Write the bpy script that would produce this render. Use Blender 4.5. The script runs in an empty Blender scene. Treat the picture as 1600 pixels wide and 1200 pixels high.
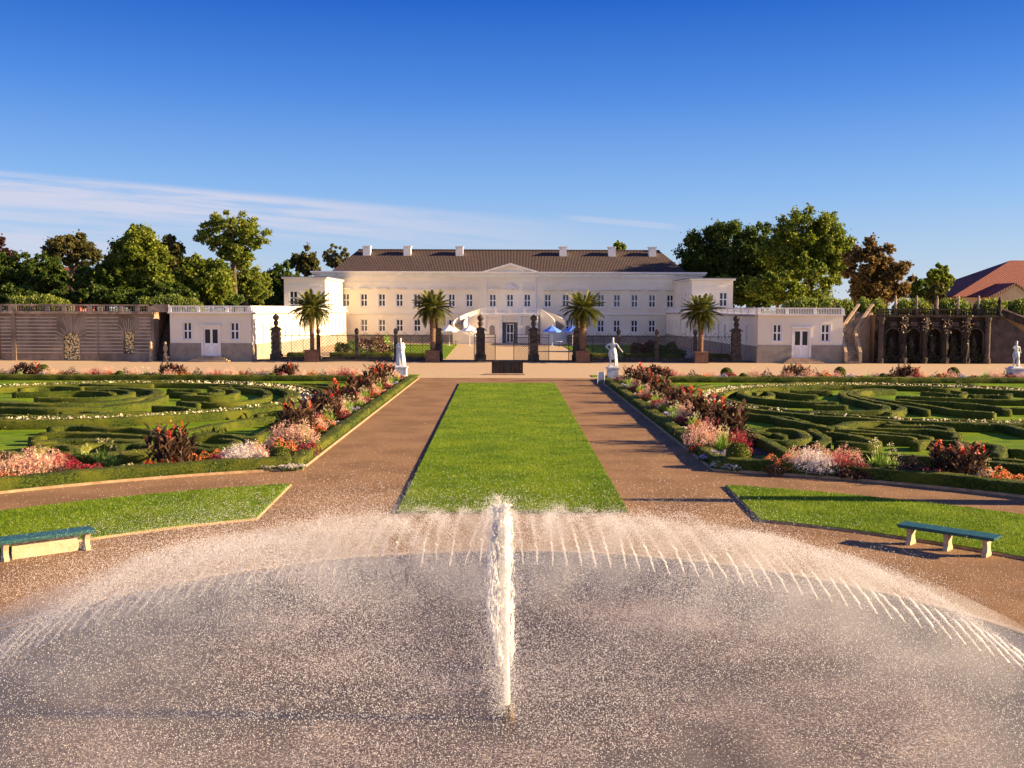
import bpy, math, random
import numpy as np
from mathutils import Vector, Matrix
random.seed(7); RNG = np.random.default_rng(7)
R = math.radians
scn = bpy.context.scene
COL = scn.collection

# ------------------------------------------------------------------ camera
H = 5.5; F = 1600.0
CAM_M = (Matrix.Rotation(-math.atan(6/1600), 3, 'Z') @ Matrix.Rotation(math.pi/2 - math.atan(118/1600), 3, 'X')
         @ Matrix.Rotation(R(0.2), 3, 'Z'))
CAM_P = Vector((0, 0, H))
cam = bpy.data.cameras.new('camera'); co = bpy.data.objects.new('camera', cam); COL.objects.link(co)
co.location = CAM_P; co.rotation_euler = CAM_M.to_euler()
cam.sensor_width = 36; cam.lens = 36; cam.clip_start = 0.1; cam.clip_end = 6000
scn.camera = co
def ray(px, py): return CAM_M @ Vector(((px-800)/F, -(py-600)/F, -1))
def G(px, py, z=0.0):                       # a point of the level ground (or of height z), read off the survey picture
    d = ray(px, py); t = (z-H)/d.z; return CAM_P + d*t
def P(px, py, Y):
    d = ray(px, py); t = Y/d.y; return CAM_P + d*t
def X_at(px, Y): return P(px, 482, Y).x
def Z_at(px, py, Y): return P(px, py, Y).z

# ------------------------------------------------------------------ materials
def new_mat(name):
    m = bpy.data.materials.new(name); m.use_nodes = True
    nt = m.node_tree; b = nt.nodes['Principled BSDF']; return m, nt, b
def N(nt, t, **kw):
    n = nt.nodes.new(t)
    for k, v in kw.items():
        if k in n.inputs: n.inputs[k].default_value = v
        else: setattr(n, k, v)
    return n
def rgb(c): return (c[0], c[1], c[2], 1)
def noise_mat(name, c1, c2, scale=3.0, rough=0.9, bump=0.3, bscale=None, bdist=0.02, detail=6, c3=None, s3=0.2, spec=0.3, lo=0.35, hi=0.65, stretch=None):
    m, nt, b = new_mat(name); L = nt.links.new
    g = N(nt, 'ShaderNodeNewGeometry')
    src = g.outputs['Position']
    if stretch:
        mp = N(nt, 'ShaderNodeMapping'); mp.inputs['Scale'].default_value = stretch; L(src, mp.inputs['Vector']); src = mp.outputs[0]
    n = N(nt, 'ShaderNodeTexNoise', Scale=scale, Detail=detail, Roughness=0.6); L(src, n.inputs['Vector'])
    r = N(nt, 'ShaderNodeValToRGB'); r.color_ramp.elements[0].position = lo; r.color_ramp.elements[1].position = hi
    r.color_ramp.elements[0].color = rgb(c1); r.color_ramp.elements[1].color = rgb(c2); L(n.outputs['Fac'], r.inputs['Fac'])
    col = r.outputs['Color']
    if c3:
        n3 = N(nt, 'ShaderNodeTexNoise', Scale=s3, Detail=4, Roughness=0.55); L(g.outputs['Position'], n3.inputs['Vector'])
        r3 = N(nt, 'ShaderNodeMapRange'); r3.inputs[1].default_value = 0.42; r3.inputs[2].default_value = 0.62; L(n3.outputs['Fac'], r3.inputs[0])
        mx = N(nt, 'ShaderNodeMix', data_type='RGBA'); L(r3.outputs[0], mx.inputs[0]); L(col, mx.inputs[6]); mx.inputs[7].default_value = rgb(c3)
        col = mx.outputs[2]
    L(col, b.inputs['Base Color']); b.inputs['Roughness'].default_value = rough
    b.inputs['Specular IOR Level'].default_value = spec
    if bump:
        n2 = N(nt, 'ShaderNodeTexNoise', Scale=bscale or scale*3, Detail=5, Roughness=0.65); L(src, n2.inputs['Vector'])
        bp = N(nt, 'ShaderNodeBump', Strength=bump, Distance=bdist); L(n2.outputs['Fac'], bp.inputs['Height']); L(bp.outputs[0], b.inputs['Normal'])
    return m
def leaf_mat(name, c1, c2, c3=None, trans=0.3, rough=0.55, ns=0.25, vscale=None):
    """foliage: colour differs from leaf to leaf (random per island) and from bough to bough (noise)."""
    m, nt, b = new_mat(name); L = nt.links.new
    g = N(nt, 'ShaderNodeNewGeometry')
    n = N(nt, 'ShaderNodeTexNoise', Scale=ns, Detail=3); L(g.outputs['Position'], n.inputs['Vector'])
    mr = N(nt, 'ShaderNodeMapRange'); mr.inputs[1].default_value = .38; mr.inputs[2].default_value = .62; L(n.outputs['Fac'], mr.inputs[0])
    mx = N(nt, 'ShaderNodeMix', data_type='RGBA'); L(mr.outputs[0], mx.inputs[0]); mx.inputs[6].default_value = rgb(c1); mx.inputs[7].default_value = rgb(c2)
    col = mx.outputs[2]
    if c3:
        pw = N(nt, 'ShaderNodeMath', operation='POWER'); L(g.outputs['Random Per Island'], pw.inputs[0]); pw.inputs[1].default_value = 3.0
        m3 = N(nt, 'ShaderNodeMix', data_type='RGBA'); L(pw.outputs[0], m3.inputs[0]); L(col, m3.inputs[6]); m3.inputs[7].default_value = rgb(c3); col = m3.outputs[2]
    hs = N(nt, 'ShaderNodeHueSaturation'); L(col, hs.inputs['Color'])
    m2 = N(nt, 'ShaderNodeMapRange'); L(g.outputs['Random Per Island'], m2.inputs[0]); m2.inputs[3].default_value = 0.65; m2.inputs[4].default_value = 1.35
    L(m2.outputs[0], hs.inputs['Value']); col = hs.outputs[0]
    L(col, b.inputs['Base Color']); b.inputs['Roughness'].default_value = rough; b.inputs['Specular IOR Level'].default_value = 0.25
    if trans:
        t = N(nt, 'ShaderNodeBsdfTranslucent'); L(col, t.inputs['Color'])
        ms = N(nt, 'ShaderNodeMixShader'); ms.inputs[0].default_value = trans
        L(b.outputs[0], ms.inputs[1]); L(t.outputs[0], ms.inputs[2])
        L(ms.outputs[0], nt.nodes['Material Output'].inputs['Surface'])
    return m
def plain_mat(name, c, rough=0.6, metal=0, spec=0.4, var=0.12, vs=2.0):
    m = noise_mat(name, [x*(1-var) for x in c], [min(1, x*(1+var)) for x in c], scale=vs, rough=rough, bump=0.08, spec=spec)
    m.node_tree.nodes['Principled BSDF'].inputs['Metallic'].default_value = metal
    return m

M = {}
M['gravel'] = noise_mat('gravel', (.10,.056,.028), (.38,.235,.128), scale=26, rough=.95, bump=.9, bscale=28, bdist=.03, c3=(.18,.108,.058), s3=.5, spec=.10)
M['gravel_pale'] = noise_mat('gravel_pale', (.34,.25,.15), (.48,.365,.23), scale=8, rough=.95, bump=.4, bscale=20, bdist=.03, c3=(.41,.30,.185), s3=.1, spec=.10, stretch=(.25, 1, 1))
M['ground'] = noise_mat('ground', (.10,.12,.05), (.16,.16,.08), scale=.4, bump=.2)
M['soil'] = noise_mat('soil', (.035,.024,.017), (.08,.055,.04), scale=9, bump=.8, bscale=14)
M['lawn'] = noise_mat('lawn', (.058,.125,.003), (.130,.215,.006), scale=1.6, rough=.8, bump=.8, bscale=30, bdist=.05, c3=(.165,.235,.008), s3=.45, spec=.1, stretch=(.5,1.3,1))
M['blade'] = leaf_mat('blade', (.060,.135,.003), (.140,.235,.006), (.22,.28,.02), trans=.35, ns=.5)
M['hedge'] = leaf_mat('hedge', (.028,.052,.006), (.075,.10,.010), (.18,.165,.015), trans=.15, ns=.6)
M['hedge_core'] = noise_mat('hedge_core', (.012,.026,.005), (.075,.10,.010), scale=16, bump=1.0, bscale=24, bdist=.06, c3=(.10,.11,.012), s3=.5, spec=.15, lo=.4, hi=.62)
M['kerb'] = noise_mat('kerb', (.24,.15,.085), (.40,.27,.16), scale=4, bump=.5, bscale=12)
M['limestone'] = noise_mat('limestone', (.30,.22,.14), (.44,.33,.22), scale=1.5, bump=.4, bscale=12)
M['stone_wall'] = noise_mat('stone_wall', (.20,.15,.105), (.34,.26,.19), scale=1.1, bump=.5, bscale=8, c3=(.15,.115,.085), s3=.5, stretch=(1,1,.35))
M['pale_lit_stone'] = noise_mat('pale_lit_stone', (.38,.31,.24), (.50,.41,.32), scale=2, bump=.3, bscale=8)
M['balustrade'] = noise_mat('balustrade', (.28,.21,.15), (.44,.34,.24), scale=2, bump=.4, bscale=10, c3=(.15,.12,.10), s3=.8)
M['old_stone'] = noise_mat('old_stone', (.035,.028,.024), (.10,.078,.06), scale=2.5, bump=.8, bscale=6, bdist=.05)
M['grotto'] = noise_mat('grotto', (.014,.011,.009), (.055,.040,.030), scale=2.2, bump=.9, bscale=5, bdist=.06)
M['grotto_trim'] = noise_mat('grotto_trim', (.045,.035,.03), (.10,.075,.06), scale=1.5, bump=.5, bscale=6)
M['plaster'] = noise_mat('plaster', (.76,.695,.56), (.83,.765,.63), scale=.5, bump=.08, bscale=6, rough=.85, c3=(.71,.64,.50), s3=.12)
M['trim'] = noise_mat('trim', (.68,.65,.60), (.76,.73,.68), scale=1, bump=.08, rough=.8)
M['plinth'] = noise_mat('plinth', (.22,.19,.155), (.32,.275,.22), scale=1.2, bump=.3, bscale=8)
M['white_paint'] = plain_mat('white_paint', (.78,.78,.78), .45, var=.04)
M['glass'] = None
m, nt, b = new_mat('glass'); b.inputs['Base Color'].default_value = (.015,.018,.025,1); b.inputs['Roughness'].default_value = .08; b.inputs['Specular IOR Level'].default_value = .6
M['glass'] = m
M['slate'] = noise_mat('zinc', (.10,.11,.13), (.16,.17,.19), scale=1, bump=.1, rough=.5)
M['iron'] = noise_mat('iron', (.012,.013,.014), (.03,.03,.03), scale=8, bump=.2, rough=.5)
M['rust_iron'] = noise_mat('rust_iron', (.05,.033,.022), (.12,.075,.045), scale=6, bump=.2, rough=.7)
M['marble'] = noise_mat('marble', (.60,.60,.61), (.72,.72,.72), scale=6, bump=.1, rough=.5, c3=(.45,.45,.45), s3=3)
M['wood_green'] = noise_mat('wood_green', (.012,.062,.066), (.025,.10,.10), scale=6, rough=.45, bump=.3, stretch=(1,1,1))
M['bench_stone'] = noise_mat('bench_stone', (.36,.28,.17), (.48,.38,.25), scale=5, bump=.4, bscale=20)
M['terracotta'] = noise_mat('terracotta', (.13,.07,.045), (.22,.12,.075), scale=3, bump=.4)
M['bark'] = noise_mat('bark', (.05,.037,.028), (.13,.095,.065), scale=5, bump=.9, bscale=9, stretch=(1,1,.25))
M['palm_trunk'] = noise_mat('palm_trunk', (.10,.055,.035), (.24,.14,.08), scale=9, bump=1, bscale=12, bdist=.06, stretch=(.5,.5,2))
M['brick_red'] = noise_mat('brick_red', (.25,.07,.045), (.35,.11,.07), scale=2, bump=.2)
M['ochre'] = noise_mat('ochre', (.60,.40,.20), (.68,.47,.25), scale=.6, bump=.1)
def roof_mat(name, c1, c2):
    m, nt, b = new_mat(name); L = nt.links.new
    g = N(nt, 'ShaderNodeNewGeometry')
    w = N(nt, 'ShaderNodeTexWave', Scale=1.25, Distortion=0.5); w.bands_direction = 'X'; L(g.outputs['Position'], w.inputs['Vector'])
    w2 = N(nt, 'ShaderNodeTexWave', Scale=2.6, Distortion=1.5); w2.bands_direction = 'Z'; L(g.outputs['Position'], w2.inputs['Vector'])
    n = N(nt, 'ShaderNodeTexNoise', Scale=1.4, Detail=6, Roughness=.7); L(g.outputs['Position'], n.inputs['Vector'])
    r = N(nt, 'ShaderNodeValToRGB'); r.color_ramp.elements[0].position=.3; r.color_ramp.elements[1].position=.7
    r.color_ramp.elements[0].color = rgb(c1); r.color_ramp.elements[1].color = rgb(c2); L(n.outputs['Fac'], r.inputs['Fac'])
    L(r.outputs[0], b.inputs['Base Color']); b.inputs['Roughness'].default_value = .75
    a = N(nt, 'ShaderNodeMath', operation='MULTIPLY_ADD'); L(w2.outputs['Fac'], a.inputs[0]); a.inputs[1].default_value = .4; L(w.outputs['Fac'], a.inputs[2])
    bp = N(nt, 'ShaderNodeBump', Strength=1, Distance=.12); L(a.outputs[0], bp.inputs['Height']); L(bp.outputs[0], b.inputs['Normal'])
    return m
M['roof_dark'] = roof_mat('roof_tiles_dark', (.020,.011,.009), (.058,.029,.021))
M['roof_red'] = roof_mat('roof_tiles_red', (.13,.024,.013), (.22,.045,.022))

# ------------------------------------------------------------------ mesh helpers
class MB:
    def __init__(s): s.v = []; s.f = []
    def add(s, vs, fs):
        o = len(s.v); s.v += [tuple(v) for v in vs]; s.f += [tuple(i+o for i in f) for f in fs]; return s
    def bx(s, x0, x1, y0, y1, z0, z1):
        return s.add([(x0,y0,z0),(x1,y0,z0),(x1,y1,z0),(x0,y1,z0),(x0,y0,z1),(x1,y0,z1),(x1,y1,z1),(x0,y1,z1)],
                     [(0,3,2,1),(4,5,6,7),(0,1,5,4),(1,2,6,5),(2,3,7,6),(3,0,4,7)])
    def box(s, c, d, rz=0, taper=1.0):
        ca, sa = math.cos(rz), math.sin(rz); vs = []
        for k, z in ((1, -d[2]/2), (taper, d[2]/2)):
            for x, y in ((-1,-1),(1,-1),(1,1),(-1,1)):
                a, b = x*d[0]/2*k, y*d[1]/2*k
                vs.append((c[0]+a*ca-b*sa, c[1]+a*sa+b*ca, c[2]+z))
        return s.add(vs, [(0,3,2,1),(4,5,6,7),(0,1,5,4),(1,2,6,5),(2,3,7,6),(3,0,4,7)])
    def tube(s, pts, rad, n=8, cap=True):
        pts = [Vector(p) for p in pts]
        if not hasattr(rad, '__len__'): rad = [rad]*len(pts)
        vs = []; fs = []; up = None
        for i, p in enumerate(pts):
            t = (pts[min(i+1, len(pts)-1)]-pts[max(i-1, 0)])
            t = t.normalized() if t.length > 1e-9 else Vector((0,0,1))
            if up is None: up = Vector((1,0,0)) if abs(t.x) < .8 else Vector((0,1,0))
            a = (up - t*up.dot(t)).normalized(); b = t.cross(a); up = a
            for k in range(n):
                q = 2*math.pi*k/n; vs.append(p + (a*math.cos(q)+b*math.sin(q))*rad[i])
        for i in range(len(pts)-1):
            for k in range(n):
                k2 = (k+1) % n; fs.append((i*n+k, i*n+k2, (i+1)*n+k2, (i+1)*n+k))
        if cap: fs += [tuple(range(n))[::-1], tuple(range((len(pts)-1)*n, len(pts)*n))]
        return s.add(vs, fs)
    def lathe(s, prof, c=(0,0,0), n=16, sx=1, sy=1):
        vs = []; fs = []
        for r, z in prof:
            for k in range(n):
                q = 2*math.pi*k/n; vs.append((c[0]+r*sx*math.cos(q), c[1]+r*sy*math.sin(q), c[2]+z))
        for i in range(len(prof)-1):
            for k in range(n):
                k2 = (k+1) % n; fs.append((i*n+k, i*n+k2, (i+1)*n+k2, (i+1)*n+k))
        fs += [tuple(range(n))[::-1], tuple(range((len(prof)-1)*n, len(prof)*n))]
        return s.add(vs, fs)
    def prism(s, poly, z0, z1):
        n = len(poly)
        return s.add([(p[0],p[1],z0) for p in poly]+[(p[0],p[1],z1) for p in poly],
                     [tuple(range(n))[::-1], tuple(range(n, 2*n))]+[(i,(i+1)%n,n+(i+1)%n,n+i) for i in range(n)])
    def xprism(s, poly, y0, y1):          # polygon in x,z
        n = len(poly)
        return s.add([(p[0],y0,p[1]) for p in poly]+[(p[0],y1,p[1]) for p in poly],
                     [tuple(range(n)), tuple(range(n, 2*n))[::-1]]+[(i,(i+1)%n,n+(i+1)%n,n+i) for i in range(n)])
    def build(s, name, mat, parent=None, smooth=False):
        me = bpy.data.meshes.new(name)
        off = parent_off(parent)
        me.from_pydata([(v[0]-off[0], v[1]-off[1], v[2]-off[2]) for v in s.v], [], s.f); me.update()
        return link(name, me, mat, parent, smooth)
def parent_off(p):
    o = Vector((0,0,0))
    while p is not None: o += Vector(p.location); p = p.parent
    return o
def link(name, me, mat, parent=None, smooth=False):
    if mat is not None: me.materials.append(M[mat] if isinstance(mat, str) else mat)
    o = bpy.data.objects.new(name, me); COL.objects.link(o)
    if smooth: me.polygons.foreach_set('use_smooth', [True]*len(me.polygons))
    if parent: o.parent = parent
    return o
def np_mesh(name, V, Fc):
    """V (n,3), Fc list of (m,k) index arrays"""
    me = bpy.data.meshes.new(name); V = np.asarray(V, dtype=np.float32)
    if not isinstance(Fc, list): Fc = [Fc]
    me.vertices.add(len(V)); me.vertices.foreach_set('co', V.ravel())
    tot = sum(f.size for f in Fc); me.loops.add(tot); me.loops.foreach_set('vertex_index', np.concatenate([f.ravel() for f in Fc]).astype(np.int32))
    npol = sum(len(f) for f in Fc); me.polygons.add(npol)
    sizes = np.concatenate([np.full(len(f), f.shape[1]) for f in Fc]); st = np.concatenate([[0], np.cumsum(sizes)[:-1]])
    me.polygons.foreach_set('loop_start', st.astype(np.int32))
    me.update(calc_edges=True); return me
def npobj(name, V, Fc, mat, parent=None, smooth=False):
    off = parent_off(parent)
    V = np.asarray(V) - np.array([off[0], off[1], off[2]])
    return link(name, np_mesh(name, V, Fc), mat, parent, smooth)
def leaves(C, size, aspect=1.6, up=0.0, rng=RNG, tri=False, dirs=None):
    """leaf-sized faces: centres C (n,3), size (n,) ; returns V,F"""
    n = len(C); size = np.broadcast_to(size, (n,))[:, None]
    a = rng.normal(size=(n,3)) if dirs is None else dirs + rng.normal(size=(n,3))*.35
    a[:,2] += up; a /= np.linalg.norm(a, axis=1)[:,None]+1e-9
    b = rng.normal(size=(n,3)); b -= a*(a*b).sum(1)[:,None]; b /= np.linalg.norm(b, axis=1)[:,None]+1e-9
    if tri:
        V = np.stack([C-a*size*aspect/2-b*size*.5, C-a*size*aspect/2+b*size*.5, C+a*size*aspect/2], 1)
        return V.reshape(-1,3), np.arange(3*n).reshape(n,3)
    V = np.stack([C-a*size*aspect/2, C+b*size*.5, C+a*size*aspect/2, C-b*size*.5], 1)
    return V.reshape(-1,3), np.arange(4*n).reshape(n,4)
def merge(parts):
    Vs=[]; Fs=[]; o=0
    for V, Fc in parts:
        Vs.append(V); Fs.append(Fc+o); o += len(V)
    return np.concatenate(Vs), Fs
def drops(C, r, rng=RNG, stretch=None):
    """small tetrahedral water drops"""
    n = len(C); T = np.array([(1,1,1),(1,-1,-1),(-1,1,-1),(-1,-1,1)], float)/math.sqrt(3)
    q = rng.normal(size=(n,4)); q /= np.linalg.norm(q,axis=1)[:,None]
    w,x,y,z = q.T
    Rm = np.stack([1-2*(y*y+z*z),2*(x*y-z*w),2*(x*z+y*w),2*(x*y+z*w),1-2*(x*x+z*z),2*(y*z-x*w),2*(x*z-y*w),2*(y*z+x*w),1-2*(x*x+y*y)],1).reshape(n,3,3)
    V = np.einsum('nij,kj->nki', Rm, T)*np.broadcast_to(r,(n,))[:,None,None]
    if stretch is not None: V = V*1.0 + (V*stretch[:,None,:]).sum(2,keepdims=True)*stretch[:,None,:]*2.2
    V = V + C[:,None,:]
    F4 = (np.arange(n)[:,None,None]*4+np.array([(0,1,2),(0,3,1),(0,2,3),(1,3,2)])[None]).reshape(-1,3)
    return V.reshape(-1,3), F4
def thing(name, label, cat, loc=(0,0,0), rz=0, group=None):
    o = bpy.data.objects.new(name, None); COL.objects.link(o); o.location = loc; o.rotation_euler = (0,0,rz)
    o['label'] = label; o['category'] = cat; o.empty_display_size = .3
    if group: o['group'] = group
    return o
def tag(o, label, cat, group=None):
    o['label'] = label; o['category'] = cat
    if group: o['group'] = group
    return o
def struct(o): o['kind'] = 'structure'; return o
def stuff(o, label, cat): o['kind'] = 'stuff'; o['label'] = label; o['category'] = cat; return o
def copy_tree(o, parent=None):
    c = o.copy(); COL.objects.link(c)
    if parent is not None: c.parent = parent
    for ch in [x for x in CH.get(o.name, [])]: copy_tree(ch, c)
    return c
CH = {}
def index_children(root):
    def rec(o):
        CH[o.name] = list(o.children)
        for c in o.children: rec(c)
    rec(root)
def place(o, loc, rz=0, sc=1.0, label=None, group=None):
    o.location = loc; o.rotation_euler = (0,0,rz); o.scale = (sc,sc,sc) if not hasattr(sc,'__len__') else sc
    if label: o['label'] = label
    if group: o['group'] = group
    return o
def catmull(pts, step=0.25, closed=False):
    pts = [np.array(p[:2], float) for p in pts]; out = []
    n = len(pts)
    if n == 2:
        k = max(2, int(np.linalg.norm(pts[1]-pts[0])/step)); return np.array([pts[0]+(pts[1]-pts[0])*i/k for i in range(k+1)])
    rngi = range(n) if closed else range(n-1)
    for i in rngi:
        g = (lambda j: pts[j % n]) if closed else (lambda j: pts[min(max(j,0),n-1)])
        p0,p1,p2,p3 = g(i-1),g(i),g(i+1),g(i+2)
        k = max(2, int(np.linalg.norm(p2-p1)/step))
        for j in range(k):
            t = j/k; out.append(.5*((2*p1)+(-p0+p2)*t+(2*p0-5*p1+4*p2-p3)*t*t+(-p0+3*p1-3*p2+p3)*t**3))
    if not closed: out.append(pts[-1])
    return np.array(out)
def cnoise(V, s, seed=0):
    """cheap smooth noise in [-1,1] from summed sines"""
    r = np.random.default_rng(seed); o = np.zeros(len(V))
    for k in range(5):
        d = r.normal(size=3); d /= np.linalg.norm(d); o += np.sin(V@d*s*(1+.6*k)+r.uniform(0,6.28))*(.6**k)
    return o/2.3
# ------------------------------------------------------------------ light and sky
SUN_EL = 19.0; SUN_AZ = -1.6            # azimuth measured from +X towards +Y
sd = Vector((math.cos(R(SUN_EL))*math.cos(R(SUN_AZ)), math.cos(R(SUN_EL))*math.sin(R(SUN_AZ)), math.sin(R(SUN_EL))))
sl = bpy.data.lights.new('sun', 'SUN'); sl.energy = 5.0; sl.angle = R(0.5); sl.color = (1.0, .72, .40)
so = bpy.data.objects.new('sun', sl); COL.objects.link(so); so.rotation_euler = sd.to_track_quat('Z', 'Y').to_euler(); so.location = (60, 0, 40)
w = bpy.data.worlds.new('World'); scn.world = w; w.use_nodes = True; nt = w.node_tree; L = nt.links.new
bg = nt.nodes['Background']
sky = N(nt, 'ShaderNodeTexSky'); sky.sky_type = 'NISHITA'; sky.sun_disc = False; sky.sun_elevation = R(SUN_EL)
sky.sun_rotation = R(90 - SUN_AZ); sky.air_density = 1.15; sky.dust_density = 0.35; sky.ozone_density = 3.5
tc = N(nt, 'ShaderNodeTexCoord'); sp = N(nt, 'ShaderNodeSeparateXYZ'); L(tc.outputs['Generated'], sp.inputs[0])
def mth(op, a, b=None, c=None, clamp=False):
    n = N(nt, 'ShaderNodeMath', operation=op, use_clamp=clamp)
    for i, x in enumerate((a, b, c)):
        if x is None: continue
        if isinstance(x, (int, float)): n.inputs[i].default_value = x
        else: L(x, n.inputs[i])
    return n.outputs[0]
def mrange(v, a, b, c=0, d=1, smooth=True):
    n = N(nt, 'ShaderNodeMapRange'); n.interpolation_type = 'SMOOTHSTEP' if smooth else 'LINEAR'
    L(v, n.inputs[0]); n.inputs[1].default_value=a; n.inputs[2].default_value=b; n.inputs[3].default_value=c; n.inputs[4].default_value=d; return n.outputs[0]
# the zenith of this evening sky is a deep blue: the sky texture gets richer with height
hs = N(nt, 'ShaderNodeHueSaturation'); L(sky.outputs[0], hs.inputs['Color'])
L(mrange(sp.outputs[2], 0.0, 0.30, 1.0, 1.50), hs.inputs['Saturation']); L(mrange(sp.outputs[2], -.02, 0.32, 1.20, .80), hs.inputs['Value'])
# cirrus: long thin bands low in the sky, fixed in direction
yy = mth('MAXIMUM', sp.outputs[1], .05)
u = mth('DIVIDE', sp.outputs[0], yy); v = mth('DIVIDE', sp.outputs[2], yy)
ln = mth('MULTIPLY_ADD', u, 0.082, v)                     # height above the line the bands follow
cmb = N(nt, 'ShaderNodeCombineXYZ'); L(mth('MULTIPLY', u, 1.6), cmb.inputs[0]); L(mth('MULTIPLY', ln, 42.0), cmb.inputs[1])
cn = N(nt, 'ShaderNodeTexNoise', Scale=1.0, Detail=7, Roughness=.55, Distortion=.25); L(cmb.outputs[0], cn.inputs['Vector'])
cmb2 = N(nt, 'ShaderNodeCombineXYZ'); L(mth('MULTIPLY', u, 9), cmb2.inputs[0]); L(mth('MULTIPLY', ln, 130.0), cmb2.inputs[1])
cn2 = N(nt, 'ShaderNodeTexNoise', Scale=1.0, Detail=6, Roughness=.6); L(cmb2.outputs[0], cn2.inputs['Vector'])
tex = mth('MULTIPLY_ADD', cn2.outputs['Fac'], .35, mth('MULTIPLY', cn.outputs['Fac'], .75))
band = mth('MULTIPLY', mrange(ln, .093, .084), mrange(ln, .040, .066))
band2 = mth('MULTIPLY', mth('MULTIPLY', mrange(ln, .070, .045), mrange(ln, .0, .02)), mrange(u, -.25, -.42, 0, .8))
fade = mrange(u, .20, -.30, 0, 1)
cl = mth('MULTIPLY', mth('MULTIPLY', mth('MAXIMUM', band, band2), fade), mrange(tex, .42, .60, .05, 1.0), clamp=True)
wisp = mth('MULTIPLY', mth('MULTIPLY', mrange(mth('ABSOLUTE', mth('SUBTRACT', ln, .0925)), .004, .0015), mrange(mth('ABSOLUTE', mth('SUBTRACT', u, .11)), .07, .03)), .35)
cl = mth('MAXIMUM', mth('MULTIPLY', cl, .84), wisp)
rp = N(nt, 'ShaderNodeValToRGB'); els = rp.color_ramp.elements; els[0].position = 0.0; els[0].color = (.31,.36,.45,1); els[1].position = 1.0; els[1].color = (.005,.035,.24,1)
for p_, c_ in ((.035,(.215,.295,.44)), (.11,(.112,.225,.465)), (.20,(.040,.125,.425)), (.29,(.0095,.050,.32))): x_ = els.new(p_); x_.color = (*c_,1)
L(mth('MAXIMUM', sp.outputs[2], 0.0), rp.inputs[0])
rs = N(nt, 'ShaderNodeVectorMath', operation='SCALE'); rs.inputs['Scale'].default_value = 8.0; L(rp.outputs[0], rs.inputs[0])
sm_ = N(nt, 'ShaderNodeMix', data_type='RGBA'); sm_.inputs[0].default_value = .82; L(hs.outputs[0], sm_.inputs[6]); L(rs.outputs[0], sm_.inputs[7])
sky_fill = mth('MULTIPLY', mrange(sp.outputs[1], .05, -.55, 0, .34), mrange(sp.outputs[2], .95, .3, .15, 1))     # added unseen brightness in the sky behind the camera, to fill the shade
vm = N(nt, 'ShaderNodeMix', data_type='RGBA'); L(sky_fill, vm.inputs[0]); L(sm_.outputs[2], vm.inputs[6]); vm.inputs[7].default_value = (5.8,5.5,7.0,1)
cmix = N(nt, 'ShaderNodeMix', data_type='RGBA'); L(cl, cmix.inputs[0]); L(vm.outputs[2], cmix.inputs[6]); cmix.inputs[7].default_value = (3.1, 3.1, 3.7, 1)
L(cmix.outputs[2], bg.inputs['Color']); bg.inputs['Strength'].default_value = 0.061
vs = scn.view_settings; vs.view_transform = 'Standard'; vs.look = 'None'; vs.exposure = 1.85; vs.gamma = 1.0; vs.use_curve_mapping = False

scn.cycles.max_bounces = 10; scn.cycles.diffuse_bounces = 6
# ------------------------------------------------------------------ ground sheets
FC = Vector((0, 13.3, 0)); FC.x = X_at(797, 13.3)
def sheet(name, poly, z, mat, thick=None):
    m = MB()
    if thick: m.prism(poly, z-thick, z)
    else: m.add([(p[0],p[1],z) for p in poly], [tuple(range(len(poly)))])
    return struct(m.build(name, mat))
sheet('ground', [(-2500,-400),(2500,-400),(2500,4500),(-2500,4500)], -0.004, 'ground')
sheet('gravel_path', [(-75,-12),(75,-12),(75,81.0),(-75,81.0)], 0.0, 'gravel')
sheet('gravel_esplanade', [(-75,81.0),(75,81.0),(75,175),(-75,175)], 0.0, 'gravel_pale')
def arc(r, a0, a1, n=24, c=FC):     # angle from +Y, positive to +X
    return [(c.x+r*math.sin(a0+(a1-a0)*i/n), c.y+r*math.cos(a0+(a1-a0)*i/n)) for i in range(n+1)]
def grass_blades(name, fn, n, hgt, wid, label, mat='blade'):
    C = fn(n); n = len(C); a = RNG.uniform(0, 6.28, n); hh = hgt*RNG.uniform(.5,1.25,n); lean = RNG.normal(size=(n,2))*.45*hh[:,None]
    dx = np.cos(a)*wid/2; dy = np.sin(a)*wid/2
    V = np.stack([np.stack([C[:,0]-dx,C[:,1]-dy,C[:,2]],1), np.stack([C[:,0]+dx,C[:,1]+dy,C[:,2]],1), np.stack([C[:,0]+lean[:,0],C[:,1]+lean[:,1],C[:,2]+hh],1)],1).reshape(-1,3)
    return stuff(npobj(name, V, np.arange(3*n).reshape(n,3), mat), label, 'grass')
lawnz = 0.07
c1, c2, c3_, c4 = G(621,803), G(981,801.5), G(866.5,599.6), G(718.5,599.6)
cl_poly = [(c1.x,c1.y),(c2.x,c2.y),(c3_.x,c3_.y),(c4.x,c4.y)]
sheet('central_lawn', cl_poly, lawnz, 'lawn', .10)
def fn_center(n):
    t = RNG.uniform(0,1,n)**1.8; s = RNG.uniform(0,1,n)
    y = c1.y+(c4.y-c1.y)*t; xl = c1.x+(c4.x-c1.x)*t; xr = c2.x+(c3_.x-c2.x)*t
    return np.stack([xl+(xr-xl)*s, y, np.full(n, lawnz)],1)
grass_blades('lawn_grass', fn_center, 60000, .05, .022, 'short mown bright green grass of the long central lawn strip')
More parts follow.
